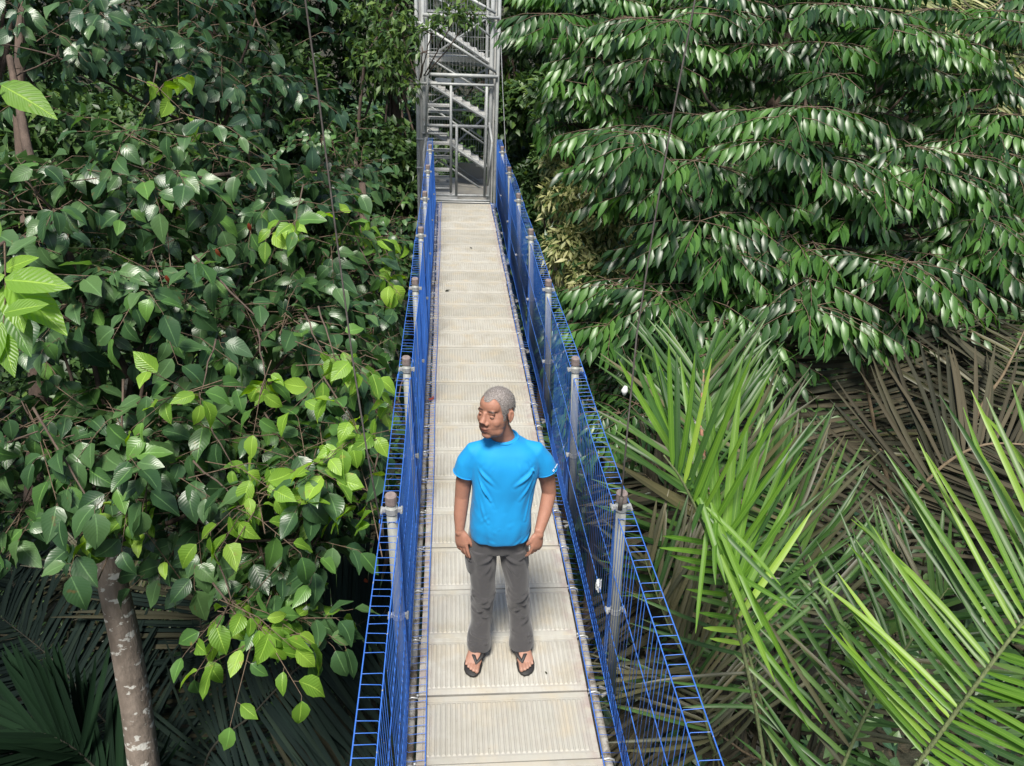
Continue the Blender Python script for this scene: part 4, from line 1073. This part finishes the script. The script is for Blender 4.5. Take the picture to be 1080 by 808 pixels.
# feet
feet = []
for s, ax, yaw_ in ((-1, -.112, -14), (1, .125, 5)):
    Rf = Matrix.Rotation(R(yaw_), 3, 'Z'); ank = Vector((ax, .045, 0)); Tf = lambda p, Rf=Rf, ank=ank: ank + Rf @ Vector(p)
    z0 = .020
    body.tube([Tf((0, .048, z0 + .024)), Tf((0, .02, z0 + .034)), Tf((0, -.04, z0 + .040)), Tf((0, -.085, z0 + .028)), Tf((0, -.125, z0 + .017)), Tf((0, -.142, z0 + .013))],
              [.022, .031, .035, .041, .0455, .040], 16, True, ry=[.020, .030, .033, .024, .0155, .010], up=(0, 0, 1))
    body.tube([Tf((0, .0, .02 + z0)), Tf((0, .0, .12))], [.034, .035], 14)
    inn = -s
    tips_ = []
    for i, (x, y1_, r_) in enumerate(((.031, -.190, .0122), (.0115, -.187, .0088), (-.0045, -.179, .0082), (-.0195, -.168, .0078), (-.0345, -.153, .0076))):
        pts = [Tf((inn * x * .95, -.118, z0 + .012)), Tf((inn * x, (y1_ - .13) / 2, z0 + .0135)), Tf((inn * x, y1_ + .004, z0 + .0085))]
        body.tube(pts, [r_ * .95, r_ * .9, r_], 10); ellip(body, pts[-1], [r_, r_ * 1.05, r_ * .9], None, 10); tips_.append(pts[-1] + Vector((0, -.002, r_ * .6)))
    feet.append((s, ax, Rf, Tf, inn, tips_))
V, F = voxel(body, .0034, 6)
Nn = normals(V, F)
def hp(c): return np.array(H(c))
fd = np.array(HR @ Vector((0, 1, 0)))
for s in (-1, 1):
    V = gpush(V, Nn, hp((s * .0315, -.087, .0035)), (.0165, .0165, .0115), .0030, fd)      # eye sockets
    V = gpush(V, Nn, hp((s * .029, -.082, -.046)), (.007, .012, .016), -.0022)             # smile fold
    V = gpush(V, Nn, hp((s * .0075, -.103, -.0385)), (.004, .004, .003), .003, fd)
    V = crease(V, Nn, hp((s * .021, -.092, -.034)), hp((s * .037, -.080, -.062)), .0045, -.0022)
    V = crease(V, Nn, hp((s * .017, -.092, -.012)), hp((s * .042, -.080, -.014)), .004, -.0012)
V = crease(V, Nn, hp((-.030, -.082, -.0535)), hp((0, -.090, -.0600)), .0030, -.0024); V = crease(V, Nn, hp((.030, -.082, -.0535)), hp((0, -.090, -.0600)), .0030, -.0024)
for zz in (.045, .056): V = crease(V, Nn, hp((-.035, -.078, zz)), hp((.035, -.078, zz)), .003, -.0008)
L_ = (V - np.array(HC)) @ np.array(HR) / HS            # head-local coordinates
col = np.tile(SK, (len(V), 1))
inhead = L_[:, 2] > -.13
def tint(mask, c, k): 
    global col
    col = col * (1 - (mask * k)[:, None]) + np.array(c) * (mask * k)[:, None]
lipm = np.exp(-((L_[:, 0] / .024) ** 4 + ((L_[:, 2] + .0605) / .0085) ** 4)) * (L_[:, 1] < -.075)
tint(lipm, (.20, .070, .055), .85)
mouth = np.exp(-((L_[:, 0] / .030) ** 4 + ((L_[:, 2] + .0600 - 7.5 * L_[:, 0] ** 2) / .0034) ** 2)) * (L_[:, 1] < -.06)
tint(mouth, (.05, .018, .015), .9)
for s in (-1, 1):
    bz = .0235 + .004 * np.cos((L_[:, 0] - s * .03) / .02)
    br = np.exp(-(((L_[:, 0] - s * .031) / .0205) ** 4 + ((L_[:, 2] - bz) / .0052) ** 4)) * (L_[:, 1] < -.05)
    tint(br, (.022, .018, .016), .97)
    tint(np.exp(-(((L_[:, 0] - s * .032) / .018) ** 2 + ((L_[:, 2] - .002) / .011) ** 2)) * (L_[:, 1] < -.05), (.25, .115, .078), .3)
    tint(np.exp(-(((L_[:, 0] - s * .012) / .009) ** 2 + ((L_[:, 2] + .041) / .005) ** 2)) * (L_[:, 1] < -.085), (.16, .065, .045), .4)  # shadow under the nose painted into the skin tone
stub = ((L_[:, 2] < -.045) & (L_[:, 2] > -.11) & inhead).astype(float) * (1 - lipm)
tint(stub, (.22, .12, .088), .28)
for (s, ax, Rf, Tf, inn, tips_) in feet:
    for q in tips_:
        tint(np.exp(-np.sum(((V - np.array(q)) / .0065) ** 2, 1)), (.62, .42, .34), .9)
footm = (V[:, 2] < .16).astype(float); tint(footm, (.31, .175, .13), .8)
# eyelids are welded into the body mesh
lid = MB()
def cap_sphere(m, c, r_, lo, hi, n=16, h=8):
    """part of a sphere round the local X axis: from angle lo to hi (0 = straight ahead, + = up)"""
    base = []
    for i in range(h + 1):
        a = R(lo + (hi - lo) * i / h)
        for k in range(n + 1):
            b = R(-78 + 156 * k / n)
            base.append(H((c[0] + r_ * math.sin(b), c[1] - r_ * math.cos(b) * math.cos(a), c[2] + r_ * math.cos(b) * math.sin(a))))
    m.add(base, [(i*(n+1)+k, i*(n+1)+k+1, (i+1)*(n+1)+k+1, (i+1)*(n+1)+k) for i in range(h) for k in range(n)])
for s in (-1, 1):
    cap_sphere(lid, (s * .0315, -.0705, .0035), .0126, 4, 95); cap_sphere(lid, (s * .0315, -.0705, .0035), .0124, -75, -14)
n0 = len(V); V = np.concatenate([V, np.array([tuple(v) for v in lid.v])]); F = F + [tuple(i + n0 for i in f) for f in lid.f]
col = np.concatenate([col, np.tile(SK * .95, (len(lid.v), 1))])
bodyV, bodyF = V, F
pb = mesh_obj('body', V + O, F, M['skin'], person, col, loc=tuple(O))
ek = N('eye'); 
eo = ek.coords(); sp = ek.n('ShaderNodeSeparateXYZ'); ek.l(eo, sp.inputs[0])
rad_ = ek.math('SQRT', ek.math('ADD', ek.math('POWER', sp.outputs['X'], 2), ek.math('POWER', sp.outputs['Z'], 2)))
ek.col(ek.ramp(ek.math('MULTIPLY', rad_, 80.0), [(.0, (.006,.005,.004)), (.58, (.02,.012,.008)), (.64, (.20,.15,.13)), (1, (.18,.13,.11))])); ek.rough(.12)
for s in (-1, 1):
    m = MB(); ellip(m, (0, 0, 0), (.0117, .0117, .0117), None, 20)
    e = m.build('eye', ek.m, None, True); e.rotation_euler = (HR @ Matrix.Rotation(R(-14), 3, 'Z')).to_euler()
    e.location = H((s * .0315, -.0705, .0035)) + Vector(O); parent_to(e, person)
# hair: a thin cap over the scalp, plus short strands
Nn = normals(V[:n0], [f for f in F if max(f) < n0])
Lh = L_
def scalp(L):
    x, y, z = np.abs(L[:, 0]), L[:, 1], L[:, 2]
    front = z > .074 + .020 * np.clip(1 - x / .05, 0, 1) * -.5 + .026 * np.exp(-((x - .040) / .014) ** 2)
    side = (y > -.034 - (z - .02) * .35) & (z > .012)
    sb = (y > -.030) & (y < -.004) & (z > -.018) & (x > .055)
    back = (y > .030) & (z > -.052)
    ear = (x > .0735) & (y > -.004) & (y < .040) & (z > -.045) & (z < .036)
    return (front | side | back | sb) & ~ear & (z > -.06)
sm = scalp(Lh)
used = np.where(sm)[0]; mp = -np.ones(n0, int); mp[used] = np.arange(len(used))
HF = [tuple(int(mp[i]) for i in f) for f in F if max(f) < n0 and all(sm[i] for i in f)]
nzs = vnoise(V[used], (70, 70, 70))
HV = V[used] + Nn[used] * (.0016 + .0007 * nzs)[:, None]
def hair_mat():
    k = N('short grey hair')
    c = k.ramp(k.noise(300, 3, None, .7), [(.32, (.08,.064,.055)), (.5, (.20,.175,.16)), (.68, (.40,.37,.35))])
    k.col(c); k.rough(.6); k.bump(k.noise(500, 3), .8, .003); return k.m
M['hair'] = hair_mat()
hair = mesh_obj('hair', HV + O, HF, M['hair'], person, None, loc=tuple(O))
pick = rng.choice(used, 2600); nn_ = Nn[pick]
fl = unit(nn_ * .8 + np.array(HR @ Vector((0, .25, -.35))) + rnd_dir(len(pick)) * .25)
lf = Leafage(); lf.add(leaves(V[pick] + nn_ * .001 + rnd_dir(len(pick)) * .0015 + O, fl, rnd_dir(len(pick)), rng.uniform(.004, .007, len(pick)), .0009, 'small', .1, 0), (rng.random(len(pick)) < .5).astype(int))
hk1 = N('dark hair strand'); hk1.col((.05, .046, .043)); hk1.rough(.5); hk2 = N('grey hair strand'); hk2.col((.30, .285, .275)); hk2.rough(.5)
hs_ = lf.build('strands', [hk1.m, hk2.m], hair)

# T-shirt
m = MB()
ring_loft(m, [(.012, -.006, .835, .150, .122), (.013, -.008, .865, .1515, .125), (.014, -.010, .93, .150, .128), (.018, -.008, 1.0, .148, .124), (.028, -.002, 1.10, .152, .118), (.036, 0, 1.20, .161, .113),
              (.040, .002, 1.27, .160, .106), (.041, .006, 1.315, .146, .090), (.040, .010, 1.340, .118, .078), (.036, .012, 1.362, .088, .068), (.034, .012, 1.380, .069, .062)], 36, 2.5)
m.tube([(-.050, .010, 1.322), (-.098, .010, 1.296), (-.135, .012, 1.235), (-.153, .014, 1.172)], [.040, .053, .054, .057], 20)
m.tube([(.130, .010, 1.322), (.178, .010, 1.298), (.215, .014, 1.240), (.236, .018, 1.182)], [.040, .053, .054, .058], 20)
V, F = voxel(m, .0045, 16); Nn = normals(V, F)
cr = [((-.10, -.08, 1.26), (-.01, -.13, 1.17), .016, .006), ((-.11, -.08, 1.23), (-.04, -.12, 1.10), .014, .0055), ((-.115, -.08, 1.19), (-.07, -.12, 1.00), .013, .004),
      ((.18, -.08, 1.26), (.08, -.12, 1.18), .016, .006), ((.185, -.08, 1.22), (.10, -.12, 1.10), .014, .0055), ((.18, -.07, 1.17), (.13, -.11, .98), .014, .0045),
      ((-.13, -.05, .98), (-.02, -.13, .93), .016, .004), ((-.135, -.05, .92), (-.03, -.13, .86), .014, .004), ((.155, -.05, 1.02), (.05, -.13, .96), .016, .004), ((.16, -.06, .92), (.07, -.13, .835), .014, .006),
      ((.15, -.08, .88), (.10, -.13, .82), .010, .006), ((-.115, -.08, 1.22), (-.085, -.09, 1.33), .010, .006), ((-.105, -.085, 1.24), (-.05, -.10, 1.31), .009, .005), ((.175, -.08, 1.23), (.14, -.09, 1.33), .010, .006), ((.17, -.085, 1.25), (.11, -.10, 1.32), .009, .005), ((-.10, -.09, 1.21), (-.02, -.13, 1.06), .010, .005), ((.17, -.09, 1.20), (.12, -.12, 1.02), .010, .005), ((-.125, -.06, .90), (-.05, -.13, 1.02), .011, .006), ((-.12, -.07, .86), (.0, -.13, .95), .011, .005), ((.0, -.11, 1.33), (-.04, -.11, 1.24), .014, .003), ((.09, -.10, 1.33), (.11, -.11, 1.24), .014, .003),
      ((-.17, -.05, 1.28), (-.13, -.06, 1.18), .012, .004), ((-.20, -.03, 1.26), (-.18, -.05, 1.17), .011, .003), ((.22, -.05, 1.29), (.235, -.05, 1.18), .012, .004), ((.25, -.04, 1.27), (.27, -.04, 1.18), .011, .003),
      ((-.11, -.06, 1.06), (-.05, -.12, .98), .014, .004), ((.03, -.13, 1.02), (.06, -.13, .84), .018, .003), ((-.06, -.13, .99), (-.04, -.13, .82), .018, .003)]
for a, b, w_, am in cr: V = crease(V, Nn, a, b, w_ * (.8 if a[2] > 1.05 else 1.0), am * (1.6 if a[2] > 1.05 else .7))
nz = vnoise(V, (9, 9, 7), 3.1); V = V + Nn * (nz * .0045)[:, None]
nz = vnoise(V @ np.array([[.92, 0, .3], [0, 1, 0], [-.3, 0, .92]]), (21, 21, 6), 5.5); V = V + Nn * (nz * .0055 * np.clip((1.30 - V[:, 2]) / .2, .15, 1))[:, None]
# the hem hangs lower on the far side and curls at the pocket where the hand holds it
hem = np.clip((.86 - V[:, 2]) / .06, 0, 1)
V[:, 2] += hem * (-.006 + .022 * np.cos((V[:, 0] - .02) * 10) * (V[:, 1] < 0) + .004 * np.sin(V[:, 0] * 45))
sh = mesh_obj('shirt', V + O, F, M['shirt'], person, None, loc=tuple(O))
m = MB()                                               # collar band
nbc = Vector((.034, .012, 1.368)); pts = []
for k in range(41):
    th = 2 * math.pi * k / 40
    pts.append(nbc + Vector((.067 * math.cos(th), .061 * math.sin(th), .008 + .006 * math.sin(th))) + Vector(O))
m.tube(pts, .0055, 8, False, ry=.0075)
m.build('collar', M['shirt'], sh, True)
for k_, (hc, hr_, tilt) in enumerate((((-.153, .014, 1.172), .0575, -14), ((.236, .018, 1.182), .0585, 18))):
    m = MB(); pts = []
    for k in range(33):
        th = 2 * math.pi * k / 32
        pts.append(Vector(hc) + Matrix.Rotation(R(-tilt), 3, 'Y') @ Vector((hr_ * .985 * math.cos(th), hr_ * .985 * math.sin(th), .004)) + Vector(O))
    m.tube(pts, .003, 6, False); m.build('sleeve_hem', M['shirt'], sh, True)
# small white emblem on the sleeve: a diamond of petals and a short word mark
wk = N('white print'); wk.col((.85, .88, .9)); wk.rough(.5)
m = MB()
ce = Vector((.264, -.030, 1.215)); ex = Vector((.55, .65, .52)).normalized(); nrm_ = Vector((.55, -.80, .2)).normalized(); ey = nrm_.cross(ex).normalized() * -1
for i in range(4):
    a = math.pi / 2 * i + math.pi / 4
    q = ce + ex * (.0045 * math.cos(a)) + ey * (.0045 * math.sin(a)) + nrm_ * .004
    m.add([q + Vector(O) + d for d in (ex * .0036, ey * .0036, -ex * .0036, -ey * .0036)], [(0, 1, 2, 3)])
for i in range(6):
    q = ce + ex * (.014 + i * .0045) + nrm_ * .004
    m.add([q + Vector(O) + ex * a + ey * b for a, b in ((-.0015, -.003), (.0017, -.003), (.0017, .003), (-.0015, .003))], [(0, 1, 2, 3)])
m.build('emblem', wk.m, sh)

# trousers
m = MB()
ring_loft(m, [(-.002, 0, .758, .148, .098), (.0, 0, .78, .152, .104), (.004, 0, .84, .148, .108), (.008, 0, .90, .138, .104)], 32, 2.4)
for s, kx, ax, hx in ((-1, -.082, -.108, -.076), (1, .100, .122, .078)):
    ring_loft(m, [(ax, .016, .062, .068, .076), (ax, .016, .085, .068, .076), (ax * .97 + kx * .03, .016, .14, .063, .071), ((kx + ax) / 2, .014, .26, .056, .064), (kx * .8 + ax * .2, .006, .36, .058, .066),
                  (kx, -.008, .45, .064, .073), (kx * .7 + hx * .3, -.004, .56, .065, .078), (hx, 0, .68, .072, .090), (hx, 0, .77, .076, .100)], 26, 2.3)
ellip(m, (-.136, -.016, .685), (.036, .058, .095)); ellip(m, (.138, -.005, .690), (.022, .055, .090))
V, F = voxel(m, .005, 4); Nn = normals(V, F)
cr = []
for s, kx in ((-1, -.09), (1, .104)):
    cr += [((s * .01, -.09, .76), (s * .10, -.09, .70), .013, .006), ((s * .01, -.09, .73), (s * .09, -.09, .62), .013, .0055), ((s * .02, -.08, .70), (s * .07, -.08, .55), .012, .004),
           ((kx - .06, -.05, .50), (kx + .03, -.085, .455), .014, .0075), ((kx + .06, -.05, .49), (kx - .01, -.085, .44), .012, .0065), ((kx - .06, -.03, .44), (kx + .05, -.075, .40), .013, .0065), ((kx + .055, -.03, .42), (kx - .04, -.07, .35), .012, .006),
           ((kx - .05, -.03, .37), (kx + .04, -.06, .30), .014, .005), ((kx + s * .02 + .05, -.03, .31), (kx + s * .02 - .03, -.06, .24), .013, .005),
           ((kx + s * .03 - .06, -.03, .20), (kx + s * .03 + .05, -.05, .165), .012, .006), ((kx + s * .03 - .05, -.03, .14), (kx + s * .03 + .06, -.05, .125), .010, .0065), ((kx + s * .03 + .06, -.02, .19), (kx + s * .03 - .03, -.05, .105), .010, .005),
           ((kx + s * .03 - .06, -.02, .095), (kx + s * .03 + .06, -.02, .098), .006, -.003), ((kx - .01, -.09, .66), (kx, -.08, .50), .02, .003)]
cr += [((-.185, -.05, .735), (-.125, -.08, .700), .006, .005), ((-.185, -.05, .728), (-.125, -.08, .692), .005, -.005), ((.10, -.09, .725), (.165, -.06, .765), .005, .005), ((.10, -.09, .72), (.165, -.06, .758), .005, -.005),
       ((0, -.10, .84), (.0, -.10, .745), .008, -.003), ((.155, -.06, .85), (.10, -.09, .72), .008, .004)]
for a, b, w_, am in cr: V = crease(V, Nn, a, b, w_ * 1.15, am * 1.25)
nz = vnoise(V, (10, 10, 8), 9.3); V = V + Nn * (nz * .006)[:, None]
nz = vnoise(V, (20, 20, 7), 2.2); V = V + Nn * (nz * .006)[:, None]
V[:, 2] = np.maximum(V[:, 2], .045)
tr_ = mesh_obj('trousers', V + O, F, M['trousers'], person, None, loc=tuple(O))
# flip-flops
for (s, ax, Rf, Tf, inn, tips_) in feet:
    out = [(0, .068), (.028, .058), (.034, .03), (.031, -.02), (.036, -.07), (.048, -.12), (.047, -.165), (.036, -.195), (.018, -.208), (-.004, -.205), (-.026, -.192), (-.042, -.168), (-.050, -.13), (-.046, -.08), (-.036, -.02), (-.034, .03), (-.028, .058)]
    n = len(out); m = MB(); Vv = []
    for z, g_ in ((.0, .97), (.004, 1.0), (.014, 1.0), (.0165, .97)):
        for (x, y) in out: Vv.append(Tf((inn * x * g_, -.07 + (y + .07) * g_, z)) + Vector(O))
    Ff = [(i*n+k, i*n+(k+1) % n, (i+1)*n+(k+1) % n, (i+1)*n+k) for i in range(3) for k in range(n)] + [tuple(range(n-1, -1, -1)), tuple(range(3*n, 4*n))]
    m.add(Vv, Ff)
    fo = m.build('flip_flop', M['sole'], person, True)
    m = MB()
    for sd in (-1, 1):
        pts = [Tf((inn * .021, -.158, .022)), Tf((inn * .021, -.146, .044)), Tf((inn * (.021 + sd * .020), -.112, .060)), Tf((inn * (.008 + sd * .036), -.070, .062 if sd > 0 else .058)), Tf((sd * inn * .044, -.030, .040)), Tf((sd * inn * .036, -.012, .012))]
        m.tube([p + Vector(O) for p in pts], [.005, .007, .0105, .0115, .010, .008], 8, True, ry=[.004, .0035, .0032, .0032, .0035, .004], up=(0, 0, 1))
    m.build('strap', M['sole'], fo, True)
    m = MB(); q = Tf((inn * .044, -.075, .0655)) + Vector(O); ellip(m, q, (.0045, .0045, .002), None, 10); m.build('stud', wk.m, fo, True)

# the weight rests evenly on both feet: bring the trunk back over them
def all_children(o):
    r_ = []
    for c in o.children: r_.append(c); r_ += all_children(c)
    return r_
for o in all_children(person):
    if o.name.startswith('eye'):
        o.location.x -= .040 * (o.location.z - .03); continue
    wl = world_loc(o)
    for v in o.data.vertices: v.co.x -= .040 * max(0, v.co.z + wl.z - .03)

# a few fallen leaves lying on the boards
def ground_pt(u, v, z=.006):
    a, b = CAMM.translation, P(u, v, 1.0); return a + (b - a) * ((a.z - z) / (a.z - b.z))
CLEAR[0] = False
for (u, v, ang_, L, mt, lab) in ((469.5, 307, .4, .07, 'palm_brown', 'small dark dry leaf on the boards far behind the person'), (453, 423, 1.2, .075, 'leaf_red', 'reddish dry leaf caught at the left edge of the boards'),
                                 (577, 711, 2.0, .02, 'palm_brown', 'tiny dark leaf scrap on the board right of the flip-flops'), (498, 262, 2.6, .05, 'palm_brown', 'tiny dry leaf on the boards near the tower')):
    q = np.array(ground_pt(u, v)); lf = Leafage()
    lf.add(leaves([q], [[math.cos(ang_), math.sin(ang_), .05]], [[0, 0, 1.0]], L, L * .5, 'broad', -.15, .3, .05))
    o = lf.build('fallen_leaf', [M[mt]], None); tag(o, lab, 'leaf')
